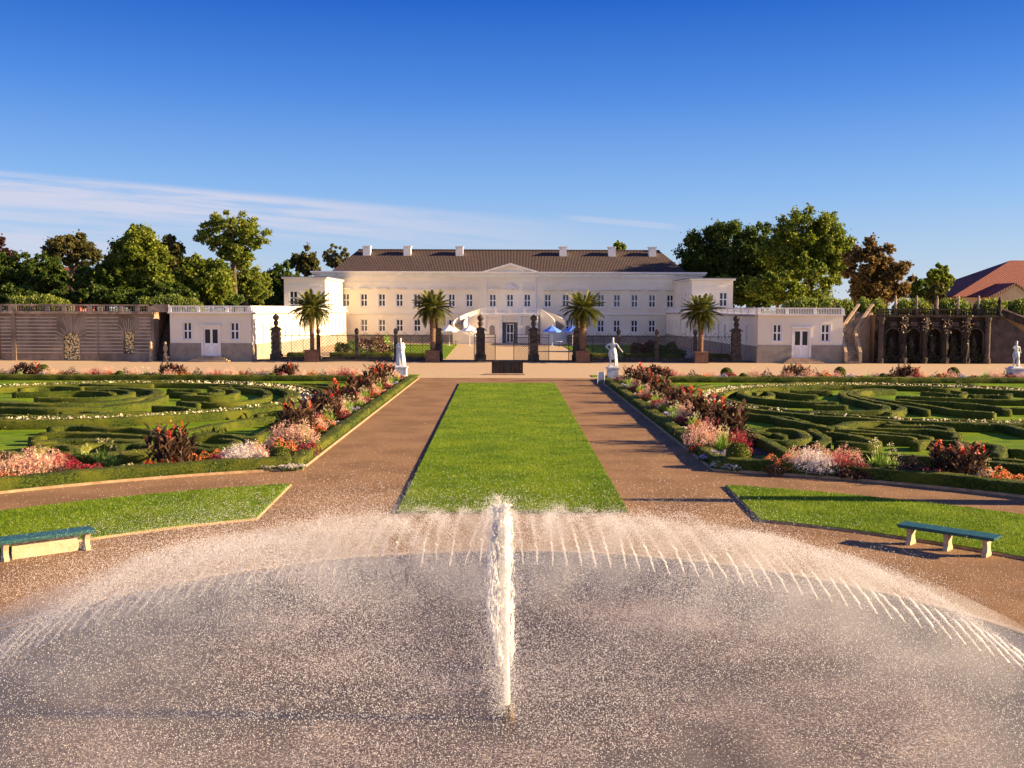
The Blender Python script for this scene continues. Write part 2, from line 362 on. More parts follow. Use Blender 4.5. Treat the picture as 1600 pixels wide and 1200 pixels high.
def side_lawn(sg):
    a0 = math.asin(6.75/19.35); b0 = math.asin(6.55/14.5)
    inner = [(FC.x+sg*(x-FC.x), y) for x,y in arc(14.5, b0, 1.35)]; outer = [(FC.x+sg*(x-FC.x), y) for x,y in arc(19.35, a0, 1.35)]
    sheet('side_lawn', inner + outer[::-1], lawnz, 'lawn', .10)
    def fn(n):
        r = np.sqrt(RNG.uniform(14.5**2, 19.35**2, n)); t = RNG.uniform(0.3, 1.05, n); x = r*np.sin(t); y = r*np.cos(t)
        k = x > 6.6+(r-14.5)*.04; x, y = x[k], y[k]; return np.stack([FC.x+sg*x, FC.y+y, np.full(len(x), lawnz)],1)
    grass_blades('lawn_grass', fn, 34000, .05, .016, 'short mown grass of the curved lawn on the %s of the fountain' % ('left' if sg<0 else 'right'))
    m = MB()                                   # thin stone edging along the lawn
    for a, b in zip(inner[:-1], inner[1:]): edge(m, a, b)
    for a, b in zip(outer[:-1], outer[1:]): edge(m, a, b)
    edge(m, inner[0], outer[0]); struct(m.build('lawn_kerb', 'kerb'))
def edge(m, a, b, w=.05, z=.055):
    a = Vector((a[0],a[1],0)); b = Vector((b[0],b[1],0)); d = (b-a); l = d.length
    m.box(((a.x+b.x)/2, (a.y+b.y)/2, z/2-.01), (l+.002, w, z+.02), math.atan2(d.y, d.x))
side_lawn(-1); side_lawn(1)
PX = 7.0
def mir(sg, pts): return [(FC.x*0+0.12+sg*x, y) for x,y in pts]
XC = 0.0
def parterre(sg):
    nm = 'left' if sg<0 else 'right'
    a0 = math.asin(PX/22.35)
    ar = [(sg*x, y) for x,y in arc(22.35, a0, 1.25, c=Vector((0,13.3,0)))]
    sheet('parterre_lawn', ar+[(sg*50, 20),(sg*50,80.2),(sg*PX,80.2)], .05, 'lawn', .06)
    m = MB()
    for a, b in zip(ar[:-1], ar[1:]): edge(m, a, b, .06, .08)
    edge(m, ar[0], (sg*PX, 80.2), .06, .08); edge(m, (sg*PX,80.2), (sg*50,80.2), .06, .08)
    struct(m.build('garden_kerb', 'kerb'))
    i1 = [(sg*x, y) for x,y in arc(23.2, math.asin(9.6/23.2), 1.2, c=Vector((0,13.3,0)))]; i2 = [(sg*x, y) for x,y in arc(25.9, math.asin(7.9/25.9), 1.2, c=Vector((0,13.3,0)))]
    sheet('flower_bed_soil', [(sg*7.9, 35.2)]+i1+i2[::-1], .058, 'soil')
    sheet('flower_bed_soil', [(sg*7.9,38.0),(sg*10.0,38.0),(sg*10.0,79.4),(sg*7.9,79.4)], .054, 'soil')
    sheet('flower_bed_soil', [(sg*10.02,76.6),(sg*50,76.6),(sg*50,79.4),(sg*10.02,79.4)], .054, 'soil')
parterre(-1); parterre(1)
for sg, x0, x1 in ((-1, 655, -60), (1, 925, 1660)):
    a, b = sorted((X_at(x0, 83.4), X_at(x1, 83.4)))
    sheet('grass_verge', [(a,82.3),(b,82.3),(b,84.5),(a,84.5)], .04, 'lawn', .05)

# ------------------------------------------------------------------ box hedges
def hedge(pts, w=.5, h=.45, z0=.05, label='', group='clipped box hedges of the parterre', cat='hedge', closed=False, name='box_hedge', seed=None, dens=1.0):
    p = catmull(pts, .22, closed); n = len(p)
    t = np.roll(p,-1,0)-np.roll(p,1,0)
    if not closed: t[0] = p[1]-p[0]; t[-1] = p[-1]-p[-2]
    t /= np.linalg.norm(t,axis=1)[:,None]+1e-9; nn = np.stack([-t[:,1], t[:,0]],1)
    prof = np.array([(-.5,0),(-.52,.35),(-.50,.86),(-.45,.98),(-.20,1.0),(.20,1.0),(.45,.98),(.50,.86),(.52,.35),(.5,0)])
    k = len(prof); V = np.zeros((n,k,3))
    V[:,:,:2] = p[:,None,:]+nn[:,None,:]*(prof[None,:,0:1]*w); V[:,:,2] = z0+prof[None,:,1]*h
    if not closed:
        for e, f in ((0,.72),(n-1,.72)): V[e,:,:2] = p[e]+(V[e,:,:2]-p[e])*f; V[e,:,2] = z0+(V[e,:,2]-z0)*.93
    V = V.reshape(-1,3); sd_ = (len(pts)*7+int(abs(pts[0][0])*13)) % 9973; r = np.random.default_rng(sd_)
    V[:,2] += (cnoise(V, 2.2, sd_)*.025 + r.normal(size=len(V))*.010)*(V[:,2]>z0+.02)
    V[:,:2] += r.normal(size=(len(V),2))*.014 + cnoise(V, 3, sd_+1)[:,None]*.018
    idx = np.arange(n*k).reshape(n,k); nx = np.roll(idx,-1,0) if closed else idx[1:]
    cu = idx if closed else idx[:-1]
    Fq = np.stack([cu[:,:-1], nx[:,:-1], nx[:,1:], cu[:,1:]],-1).reshape(-1,4)
    Fs = [Fq]
    if not closed: Fs += [idx[0][None,:], idx[-1][None,::-1]]
    ln_ = n*.22; d = float(np.mean(p[:,1])); nl = int(ln_*dens*(150 if d<42 else 80 if d<55 else 40)); sz = .036 if d<42 else .045 if d<55 else .06
    i = r.integers(0, len(Fq), nl); a, b = r.uniform(0,1,(2,nl,1))
    q = V[Fq[i]]; C = q[:,0]*(1-a)*(1-b)+q[:,1]*a*(1-b)+q[:,2]*a*b+q[:,3]*(1-a)*b + r.normal(size=(nl,3))*.012
    LV, LF = leaves(C, sz*r.uniform(.6,1.2,nl), 1.5, rng=r, tri=True)
    o = len(V); me = np_mesh(name, np.concatenate([V,LV]), Fs+[LF+o])
    me.materials.append(M['hedge_core']); me.materials.append(M['hedge'])
    mi = np.zeros(len(me.polygons), dtype=np.int32); mi[-len(LF):] = 1; me.polygons.foreach_set('material_index', mi)
    sm = np.ones(len(me.polygons), dtype=bool); me.polygons.foreach_set('use_smooth', sm)
    ob = bpy.data.objects.new(name, me); COL.objects.link(ob)
    return tag(ob, label, cat, group)
def hpx(pl, label, w=.5, h=.36, closed=False):
    w = w*.88
    pts = [G(x, y, h+.03) for x, y in pl]; return hedge([(q.x,q.y) for q in pts], w, h, label=label, closed=closed)
def hw(pl, label, w=.5, h=.45, **k): return hedge(pl, w, h*.86, label=label, **k)
A0 = Vector((0,13.3,0))
for sg, sd2 in ((-1,'left'),(1,'right')):
    s2 = sd2 + ' parterre'
    a0 = math.asin((PX+.45)/22.85)
    hw([(sg*x,y) for x,y in arc(22.8, a0, 1.15, 10, c=A0)], 'low dark clipped front hedge curving along the gravel path, outer edge of the %s' % s2, .62, .42)
    hw([(sg*(PX+.42), 34.6),(sg*(PX+.42), 50),(sg*(PX+.42), 65),(sg*(PX+.42), 79.6)], 'long straight low hedge beside the path, edging the flower border of the %s' % s2, .55, .30)
    hw([(sg*x,y) for x,y in arc(26.3, math.asin(11.8/26.3), 1.05, 8, c=A0)], 'clipped hedge running behind the front flower border of the %s' % s2, .55, .45)
    hw([(sg*10.1,40.5),(sg*10.1,48.5),(sg*10.1,57)] if sg<0 else [(sg*10.1,36.4),(sg*10.1,44),(sg*10.1,50)], 'straight hedge behind the canna border at the lawn side of the %s' % s2, .45, .4)
    hw([(sg*10.5,76.2),(sg*25,76.2),(sg*49,76.2)], 'long straight hedge in front of the rear flower border of the %s' % s2, .6, .5)
    cc = (sg*23.4, 58.2)
    circ = lambda r, a, b, n: [(cc[0]+sg*r*math.sin(a+(b-a)*i/n)*-1, cc[1]+r*math.cos(a+(b-a)*i/n)) for i in range(n+1)]
    hw(circ(12.75, 0, 2*math.pi, 24)[:-1], 'outer circular hedge round the ring of white flowers in the %s' % s2, .55, .48, closed=True)
    hw(circ(11.05, 0, 2*math.pi, 24)[:-1], 'inner circular hedge just within the white flower ring of the %s' % s2, .5, .42, closed=True)
    # white flower ring
    n = 5600; r = np.random.default_rng(33+sg); t = r.uniform(0,2*math.pi,n); keep = np.sin(t*2.5+.6)+np.sin(t*37)*.55+.25 > r.uniform(-.9,.8,n); t = t[keep]; n = len(t)
    rr = 11.9+r.normal(size=n)*.30; C = np.stack([cc[0]+rr*np.sin(t), cc[1]+rr*np.cos(t), .08+r.uniform(.05,.42,n)],1)
    V, Fq = leaves(C, r.uniform(.05,.11,n), 1.2, rng=r)
    if 'fl_cream' not in M: M['fl_cream'] = leaf_mat('fl_cream', (.70,.62,.38), (.76,.70,.50), None, .25)
    stuff(npobj('white_flowers', V, Fq, 'fl_cream'), 'creamy white low flowers filling the circular band of the %s' % s2, 'flowers')
    m = MB(); o1 = circ(12.45,0,2*math.pi,40); o2 = circ(11.3,0,2*math.pi,40)
    for i in range(40): m.add([(*o1[i],.056),(*o1[i+1],.056),(*o2[i+1],.056),(*o2[i],.056)], [(0,1,2,3)])
    struct(m.build('flower_ring_gravel', 'gravel_pale'))

LH = [ # left parterre, read off the photograph at hedge-top height
 ([(300,641),(350,639),(400,634),(440,625),(453,616),(440,609),(400,604.5),(340,602.5)], 'long crescent hedge nesting inside the ring, hooked at its right tip', .55),
 ([(278,627),(330,629),(375,628),(408,622.5),(420,615),(405,608.5),(370,605.5),(325,605)], 'second crescent hedge inside the ring with rounded right tip', .5),
 ([(285,617),(330,619),(358,617),(370,612.5),(360,608.5),(330,607.2)], 'small inner crescent hedge at the heart of the ring\'s right half', .5),
 ([(300,613),(330,614),(347,611.5),(335,609)], 'tiny hooked hedge within the smallest crescent', .45),
 ([(0,628),(80,630.5),(160,628),(220,622),(246,614.5),(235,608),(190,605.5),(120,605)], 'broad S-shaped hedge sweeping from the left frame edge to a yellowed tip', .9),
 ([(0,636),(90,638),(165,635),(225,627.5),(253,618.5)], 'pale yellowish sweeping hedge just before the S-shaped one', .9),
 ([(55,621),(140,621.5),(190,618),(206,613),(188,609.5),(145,608.5)], 'hedge hooked round the little white flower patch', .5),
 ([(20,613),(70,612.5),(120,611),(165,612.5),(178,615)], 'thin wavy hedge left of the little white flower patch', .45),
 ([(0,602.5),(60,599.5),(120,600),(180,601),(240,600.5)], 'far wavy hedge near the rear border at left', .45),
 ([(30,607),(60,604.5),(95,604),(130,606)], 'short far hedge near the left frame edge, behind the white line', .45),
 ([(262,608),(315,608.5)], 'short straight hedge at the back of the ring', .5),
 ([(267,612.5),(305,614.5)], 'short stubby hedge at the ring\'s centre', .5),
 ([(281,627.5),(310,631)], 'stub of hedge joining the crescents on their left', .5),
 ([(240,634),(268,635.5),(302,638)], 'stepped short hedge at the front of the ring', .55),
 ([(0,648),(60,650),(120,648),(170,645.5),(232,643)], 'long shaded hedge parallel to the front of the ring', .6),
 ([(92,644),(130,642.5),(160,645)], 'dark rounded hedge piece behind the front of the ring', .5),
 ([(75,668),(110,665.5),(160,668),(205,668.5),(240,673),(256,680)], 'rear curling hedge of the front scrollwork', .5),
 ([(62,677),(120,676),(200,679),(255,683),(290,681)], 'long low hedge in the middle of the front scrollwork', .6),
 ([(47,683),(72,681)], 'short blunt hedge end on the open lawn of the scrollwork', .5),
 ([(47,691),(100,687),(170,687),(232,690.5)], 'wide shaggy hedge across the front scrollwork', .85),
 ([(50,701.5),(75,695),(105,696),(117,703),(112,705.5)], 'curled hedge end with rounded nose near the yellow flowers', .5),
 ([(75,706),(113,706.5)], 'short block hedge just behind the front grass strip', .5),
 ([(-20,706),(18,707),(28,711)], 'rounded hedge end at the left frame edge', .6),
 ([(118,699),(140,694),(170,692),(173,696)], 'small oval hedge left of the big canna', .5),
 ([(178,697),(205,694),(245,698),(240,706)], 'hedge loop directly behind the big canna', .55),
 ([(300,679),(345,678),(382,683),(391,692),(380,700),(330,702),(296,699)], 'large oval scroll hedge to the right of the big canna', .55),
 ([(307,692),(318,696),(345,696),(370,693),(365,688),(342,685.5)], 'inner curl of the large oval scroll hedge', .4),
 ([(240,683),(280,676),(330,664.5),(380,656),(428,651)], 'long diagonal hedge with pale stone edging crossing the lawn', .55),
 ([(432,656),(460,657),(474,651.5),(468,646.5),(440,648)], 'small oval hedge loop before the white flower ring', .45),
 ([(400,648),(440,642),(478,637)], 'dark short hedge touching the front of the flower ring', .5),
 ([(455,602),(500,604),(530,609),(545,615),(540,620)], 'outermost curved hedge beyond the right end of the ring', .5),
 ([(430,600),(480,599.5),(515,601),(518,604)], 'far right hedge curl near the rear border', .5),
 ([(185,709.5),(235,710)], 'short hedge beside the yellow flowers behind the border', .5)]
RH = [
 ([(1310,644),(1240,641),(1180,634),(1140,626),(1124,618.5),(1133,612),(1165,607.5),(1230,605)], 'long crescent hedge nesting inside the ring with its tip on the left', .5),
 ([(1310,629),(1250,627.5),(1195,623.5),(1165,617.5),(1158,612),(1175,607.8)], 'second crescent hedge holding a dark shaded pocket', .55),
 ([(1178,614),(1195,612),(1206,616),(1195,620.5),(1172,619)], 'small teardrop hedge inside the second crescent', .45),
 ([(1204,611.5),(1250,616.5),(1278,617.5)], 'short hedge right of the teardrop hedge', .5),
 ([(1235,610.5),(1300,610.8)], 'short dark straight hedge at the back of the ring', .5),
 ([(1258,626),(1290,625)], 'stub of hedge at the ring\'s centre', .6),
 ([(1270,632.5),(1325,634)], 'short low hedge at the front of the ring', .55),
 ([(1380,608),(1332,609.5),(1316,615),(1330,623),(1360,630),(1383,635),(1377,641.5),(1340,642.5),(1270,642.5)], 'outer of the three nested arching hedges', .5),
 ([(1388,608.5),(1345,610.5),(1327,615),(1347,622),(1380,628.5),(1407,635),(1406,641.5),(1385,645)], 'middle of the three nested arching hedges', .5),
 ([(1398,608.5),(1355,611),(1338,614.5),(1352,620),(1400,627),(1450,634),(1500,641),(1555,645.5)], 'innermost of the three nested arching hedges, trailing off to the right', .5),
 ([(1400,633),(1430,636.5),(1450,641.5)], 'short tail hedge right of the nested arches', .4),
 ([(1400,618.5),(1500,622.5),(1610,625)], 'long parallel hedge running off the right frame edge', .55),
 ([(1400,624),(1500,630),(1560,636),(1575,641)], 'second long parallel hedge with a round end post', .5),
 ([(1577,637.5),(1610,638)], 'short hedge at the right frame edge beside the grass gap', .5),
 ([(1440,612),(1468,614),(1500,617.5),(1506,614),(1490,610)], 'hooked hedge holding the dark oval pocket', .5),
 ([(1515,617),(1550,617),(1574,619),(1576,614.5)], 'hooked hedge beside the white flower patch', .5),
 ([(1448,606.5),(1490,607),(1508,602),(1498,599)], 'sunlit curl of hedge near the rear border', .5),
 ([(1510,600),(1535,604),(1575,607.5),(1610,609)], 'far hedge running off right near the statue', .5),
 ([(1050,606.5),(1068,603),(1078,604.5)], 'small sunlit hedge hook left of the ring', .5),
 ([(1078,607),(1090,604),(1110,601)], 'second little hook of hedge left of the ring', .5),
 ([(1104,645.5),(1139,647.5)], 'short straight hedge near the cannas', .5),
 ([(1128,643.5),(1154,646.5)], 'round-ended hedge touching the ring', .5),
 ([(1160,645.5),(1200,650),(1250,660),(1300,669)], 'long hedge peeling away from the ring to the right', .5),
 ([(1212,650.5),(1240,654),(1262,661)], 'thin hedge between the ring and the peeling hedge', .4),
 ([(1208,677),(1178,675.5),(1177,671),(1200,669),(1240,672),(1258,680),(1255,686),(1225,688.5),(1186,685.5)], 'large spiral scroll hedge standing alone on the lawn', .5),
 ([(1212,676),(1224,681)], 'small round knob of hedge inside the spiral', .55),
 ([(1265,671),(1285,681),(1289,688),(1270,691)], 'round-ended hedge right of the spiral', .5),
 ([(1290,674),(1320,679),(1352,684),(1369,691),(1350,693),(1306,689)], 'long flattened oval hedge in the scrollwork', .5),
 ([(1302,668),(1330,661),(1388,658.5),(1402,664)], 'big mounded loop of hedge at the back of the scrollwork', .6),
 ([(1304,671),(1350,673.5),(1420,679),(1456,684)], 'upper long row hedge of the scrollwork', .45),
 ([(1340,668),(1400,670),(1450,671.5),(1492,677),(1494,684)], 'row hedge bending down at its right end', .45),
 ([(1380,663.5),(1450,665),(1482,668.5),(1484,673)], 'rear row hedge with a dark rounded end', .45),
 ([(1325,676),(1400,681),(1430,685)], 'lower row hedge in the middle of the scrollwork', .45),
 ([(1428,692),(1450,687.5),(1500,690.5),(1508,697)], 'curled hedge end above the sunlit gravel nook', .5),
 ([(1512,696),(1540,694.5),(1562,698.5),(1560,706),(1553,709)], 'rounded loop hedge near the bright red canna', .55),
 ([(1576,702.5),(1615,703.5)], 'hedge stub at the right frame edge beyond the loop', .5),
 ([(1545,716),(1615,721)], 'short row hedge behind the canna at right', .45),
 ([(1555,724),(1615,730)], 'front short row hedge behind the canna at right', .45),
 ([(1538,656.5),(1570,664),(1615,675)], 'long hedge leaving the ring towards the lower right', .5)]
for side, lst in (('left', LH), ('right', RH)):
    for pl, lb, ww in lst: hpx(pl, '%s, %s parterre' % (lb, side), ww)
# ------------------------------------------------------------------ bedding plants
fm = lambda nme, a, b, c=None, t=.3: M.__setitem__(nme, leaf_mat(nme, a, b, c, t))
fm('lf_bronze', (.040,.022,.018), (.065,.034,.022), (.19,.11,.07)); fm('lf_green', (.045,.09,.018), (.075,.13,.025), (.13,.18,.04))
fm('lf_bright', (.13,.26,.03), (.20,.34,.04), (.34,.42,.08)); fm('lf_grey', (.13,.17,.12), (.18,.21,.15))
fm('fl_red', (.62,.035,.02), (.74,.07,.03), (.80,.18,.08)); fm('fl_orange', (.80,.17,.05), (.85,.25,.08), (.88,.38,.18))
fm('fl_pink', (.62,.30,.22), (.72,.42,.30), (.80,.60,.46)); fm('fl_white', (.72,.66,.62), (.80,.76,.70), (.62,.45,.50))
fm('fl_crimson', (.22,.012,.03), (.36,.025,.05), (.55,.06,.08)); fm('fl_violet', (.30,.20,.52), (.45,.34,.62), (.75,.68,.80)); fm('fl_yellow', (.74,.62,.20), (.80,.74,.40), (.8,.78,.6))
def arcs(n, r0, ln, wd, droop, rng, zmin=0.0, spread=1.0):
    """arching strap leaves from a tuft"""
    a = rng.uniform(0,6.28,n); q = rng.uniform(0,1,n)**.7*spread; l = ln*rng.uniform(.6,1.1,n); wv = wd*rng.uniform(.7,1.3,n)
    b = np.stack([np.cos(a)*r0*rng.uniform(0,1,n), np.sin(a)*r0*rng.uniform(0,1,n), np.full(n,zmin)],1)
    d = np.stack([np.cos(a)*q, np.sin(a)*q, np.ones(n)],1); d /= np.linalg.norm(d,axis=1)[:,None]
    sidev = np.stack([-np.sin(a), np.cos(a), np.zeros(n)],1); V = []
    ks = (0,.35,.7,1.0); ws = (.6,1,.8,.08)
    for k, wk in zip(ks, ws):
        c = b+d*(l*k)[:,None]; c[:,2] -= droop*l*k*k*q; V += [c-sidev*(wv*wk/2)[:,None], c+sidev*(wv*wk/2)[:,None]]
    V = np.stack(V,1); base = np.arange(n)[:,None]*8
    Fq = np.concatenate([base+np.array([[2*i,2*i+1,2*i+3,2*i+2]]) for i in range(3)])
    tips = V[:,6]
    return V.reshape(-1,3), Fq, tips
protos = {}
def make_canna(k, flowers=True, leafm='lf_bronze', flm='fl_red'):
    r = np.random.default_rng(50+k); t = thing('canna_plant', 'x', 'canna')
    parts = []; tops = []
    for i in range(22):
        a = r.uniform(0,6.28); rr = .62*math.sqrt(r.uniform()); bx_, by_ = rr*math.cos(a), rr*math.sin(a); hh = r.uniform(.85,1.35)
        nn = 7; zz = np.linspace(.15, hh*.92, nn); ang = r.uniform(0,6.28)+np.arange(nn)*2.4
        for z, q in zip(zz, ang):
            ll = r.uniform(.34,.52); dd = np.array([math.cos(q)*.55, math.sin(q)*.55, 1.0]); dd /= np.linalg.norm(dd); sv = np.array([-math.sin(q), math.cos(q), 0])*r.uniform(.055,.085)
            b = np.array([bx_,by_,z]); m1 = b+dd*ll*.5+np.array([0,0,.02]); tip = b+dd*ll*np.array([1.3,1.3,.8])
            parts.append((np.array([b, m1-sv, tip, m1+sv]), np.array([[0,1,2,3]])))
        if i < 4: tops.append((bx_,by_,hh))
        parts.append((np.array([[bx_-.012,by_,0],[bx_+.012,by_,0],[bx_+.008,by_,hh],[bx_-.008,by_,hh]]), np.array([[0,1,2,3]])))
    V, Fs = merge(parts); npobj('foliage', V, [np.concatenate(Fs)], leafm, t)
    if flowers:
        for x,y,z in tops:
            C = np.array([x,y,z+.18])+r.normal(size=(16,3))*np.array([.035,.035,.085]); V, Fq = leaves(C, .07, 1.3, rng=r); npobj('flower_head', V, Fq, flm, t)
    protos[t.name] = t; index_children(t); return t
def make_grass(k, plume='fl_pink', leafm='lf_green', hh=.8):
    r = np.random.default_rng(80+k); t = thing('grass_clump', 'x', 'ornamental grass')
    V, Fq, tips = arcs(420, .28, hh, .012, .9, r, spread=.95); npobj('leaf_blades', V, Fq, leafm, t)
    V2, F2, tp = arcs(300, .25, hh*1.12, .004, .55, r, spread=.9)
    C = np.repeat(tp, 7, 0)+r.normal(size=(len(tp)*7,3))*np.array([.025,.025,.05]); LV, LF = leaves(C, r.uniform(.016,.034,len(C)), 2.0, up=.8, rng=r)
    V3, F3 = merge([(V2,F2),(LV,LF)]); npobj('plumes', V3, [np.concatenate(F3)], plume, t)
    index_children(t); return t
def make_mound(k, fl, leafm='lf_green', rad=.55, hh=.42, nb=520, fsize=.045, name='bedding_flowers', cat='flowers'):
    r = np.random.default_rng(110+k); t = thing(name, 'x', cat)
    def dome(n, s):
        a = r.uniform(0,6.28,n); q = np.sqrt(r.uniform(0,1,n)); x = rad*q*np.cos(a); y = rad*q*np.sin(a); top = hh*np.sqrt(np.maximum(0,1-q*q*.92))*(1+.22*np.sin(x*9+k)+.22*np.cos(y*11+k))
        return np.stack([x,y,np.maximum(.02, top*(1-s*r.uniform(0,1,n)))],1)
    V, Fq = leaves(dome(620,.9), r.uniform(.035,.08,620), 1.7, rng=r); npobj('foliage', V, Fq, leafm, t)
    if fl: V, Fq = leaves(dome(nb,.18)+np.array([0,0,.03]), r.uniform(.6,1.2,nb)*fsize, 1.15, up=.2, rng=r); npobj('blossoms', V, Fq, fl, t)
    index_children(t); return t
def make_lily(k):
    r = np.random.default_rng(140+k); t = thing('lily_clump', 'x', 'lily')
    V, Fq, tp = arcs(150, .22, .78, .05, .55, r, spread=.8); npobj('leaf_blades', V, Fq, 'lf_bright', t)
    V2, F2, tp2 = arcs(7, .2, 1.0, .012, .1, r, spread=.35); npobj('stalks', V2, F2, 'lf_bright', t)
    for q_ in tp2: LV, LF = leaves(q_+r.normal(size=(12,3))*.045, .035, 1.2, rng=r); npobj('flower_head', LV, LF, 'fl_yellow', t)
    index_children(t); return t
def make_ball(k):
    t = thing('box_ball', 'x', 'topiary')
    r = np.random.default_rng(160+k); n, m_ = 22, 12; pr = [(.42*math.sin(math.pi*(.10+.9*i/m_)), .42-.42*math.cos(math.pi*(.10+.9*i/m_))*-1) for i in range(m_+1)]
    mb = MB().lathe([(.42*math.sin(math.pi*i/m_)+.001, .40-.40*math.cos(math.pi*i/m_)) for i in range(m_+1)], n=n)
    V = np.array(mb.v); V += cnoise(V, 8, k)[:,None]*.02; q = len(V)
    c = r.normal(size=(1500,3)); c /= np.linalg.norm(c,axis=1)[:,None]; c = c*.425*r.uniform(.95,1.04,(1500,1))+np.array([0,0,.40])
    npobj('clipped_crown', *leaves(c, .045, 1.4, rng=r), 'hedge', t); o = MB(); o.v = [tuple(x) for x in V]; o.f = mb.f; o.build('inner_crown', 'hedge_core', t, True)
    index_children(t); return t
PR = dict(canna=[make_canna(0), make_canna(1)], dark=[make_canna(2, False)], grass=[make_grass(0), make_grass(1)], wgrass=[make_grass(2,'fl_white',hh=.7)], rgrass=[make_grass(3,'fl_crimson','lf_bronze',.75)],
          red=[make_mound(0,'fl_red')], orange=[make_mound(1,'fl_orange',hh=.5), make_mound(2,'fl_orange')], crimson=[make_mound(3,'fl_crimson','lf_bronze')], white=[make_mound(4,'fl_white',hh=.26)],
          violet=[make_mound(5,'fl_violet',hh=.3)], yellow=[make_mound(6,'fl_yellow',hh=.3)], lily=[make_lily(0), make_lily(1)], ball=[make_ball(0)], bronze=[make_mound(7,None,'lf_bronze',hh=.55,name='bronze_foliage_plant',cat='plant')], grey=[make_mound(8,'fl_violet','lf_grey',hh=.4)])
DESC = dict(canna='tall dark-leaved canna with red flower heads', dark='tall bronze-leaved canna without open flowers', grass='arching grass clump with pink plumes', wgrass='grass clump with pale pinkish white plumes', rgrass='dark red arching grass clump',
            red='low mound of bright red bedding flowers', orange='mound of orange-red bedding flowers', crimson='mound of deep crimson flowers', white='low cushion of white flowers', violet='low cushion of violet flowers', yellow='low cushion of yellow and cream flowers',
            lily='bright green strap-leaved lily clump', ball='round clipped box ball', bronze='mound of dark bronze foliage', grey='mound of silvery foliage with violet flowers')
GRP = dict(canna='cannas in the flower borders', dark='cannas in the flower borders', grass='fountain grasses in the flower borders', wgrass='fountain grasses in the flower borders', rgrass='fountain grasses in the flower borders', lily='lilies in the flower borders', ball='clipped box balls in the flower borders')
used = {}; cnt = {}
ORD = ['first','second','third','fourth','fifth','sixth','seventh','eighth','ninth','tenth','eleventh','twelfth','thirteenth','fourteenth','fifteenth','sixteenth','seventeenth','eighteenth','nineteenth','twentieth','twenty-first','twenty-second','twenty-third','twenty-fourth','twenty-fifth','twenty-sixth']
def plant(kind, x, y, sc=1.0, where='', z=.055, rz=None):
    lst = PR[kind]; i = used.get(kind, 0); used[kind] = i+1; p = lst[i % len(lst)]
    o = p if i < len(lst) else copy_tree(p)
    key = (kind, where); c = cnt.get(key, 0); cnt[key] = c+1
    if kind in ('red','orange','crimson','violet','yellow','bronze','grey','white'): sc = sc*1.25
    hf = RNG.uniform(.9,1.1); s = (sc, sc, sc*hf) if not hasattr(sc,'__len__') else sc
    place(o, (x,y,z), RNG.uniform(0,6.28) if rz is None else rz, s, '%s, %s %s' % (DESC[kind], ORD[min(c,25)], where), GRP.get(kind, 'bedding flowers in the borders'))
    return o
def ppx(kind, px, py, sc=1.0, where=''):
    sc *= .76 if kind in ('canna','dark') else .78
    q = G(px, py, .05); return plant(kind, q.x, q.y, sc, where)
# side borders: cannas about every six metres with grasses, lilies and low flowers between them
for sg in (-1, 1):
    wh = 'from front, border %s of lawn' % ('left' if sg<0 else 'right')
    ys = [41.7,47.6,53.6,59.8,66.5,73.0] if sg>0 else [43.6,49.8,55.6,62.0,68.3,74.5]
    rr = np.random.default_rng(5+sg)
    for i, y in enumerate(ys):
        plant('canna', sg*8.95, y, 1.12, wh); plant('dark' if i%2 else 'canna', sg*9.3, y+1.2, .75, wh)
        plant('lily', sg*8.45, y-1.5, .8, wh); plant('grass', sg*8.45, y+1.1, .82, wh); plant('grass' if i%2 else 'rgrass', sg*9.35, y+3.0, .8, wh)
        plant(['red','crimson','lily'][i%3], sg*8.15, y+.1, .7, wh); plant(['orange','lily','crimson'][i%3], sg*8.2, y+2.3, .75, wh); plant('lily', sg*8.5, y+3.9, .7, wh)
        plant(['crimson','grass'][i%2], sg*9.0, y+3.9, .9, wh); plant(['white','violet','yellow'][i%3], sg*8.05, y+3.3, .7, wh)
        plant('bronze', sg*9.5, y-1.0, .85, wh)
    # the corner by the fountain plaza
    wc = 'in the front corner of %s border' % ('left' if sg<0 else 'right')
    if sg < 0:
        for k, x, y, s in (('grass',446,700,1.35),('grass',470,700,1.35),('orange',440,711,1.0),('orange',459,714,.9),('crimson',478,712,.9),('crimson',487,706,.7),('bronze',462,702,1.0),
                           ('ball',438,727,1.05),('white',418,733,.6),('white',448,733,.6),('white',464,732,.6),('yellow',410,727,.7),('yellow',460,727,.5),('bronze',468,722,.55)): ppx(k, x, y, s, wc)
    else:
        for k, x, y, s in (('grass',1094,703,1.4),('grass',1108,697,1.3),('lily',1129,708,1.25),('lily',1136,704,.9),('rgrass',1150,704,1.1),('crimson',1154,712,1.0),('ball',1153,728,1.25),('violet',1110,720,.8),('violet',1124,719,.9),('violet',1135,724,.6),
                           ('white',1128,731,.8),('white',1145,734,.7),('white',1165,731,.7),('yellow',1120,729,.5),('red',1088,708,.6),('violet',1170,722,.4)): ppx(k, x, y, s, wc)
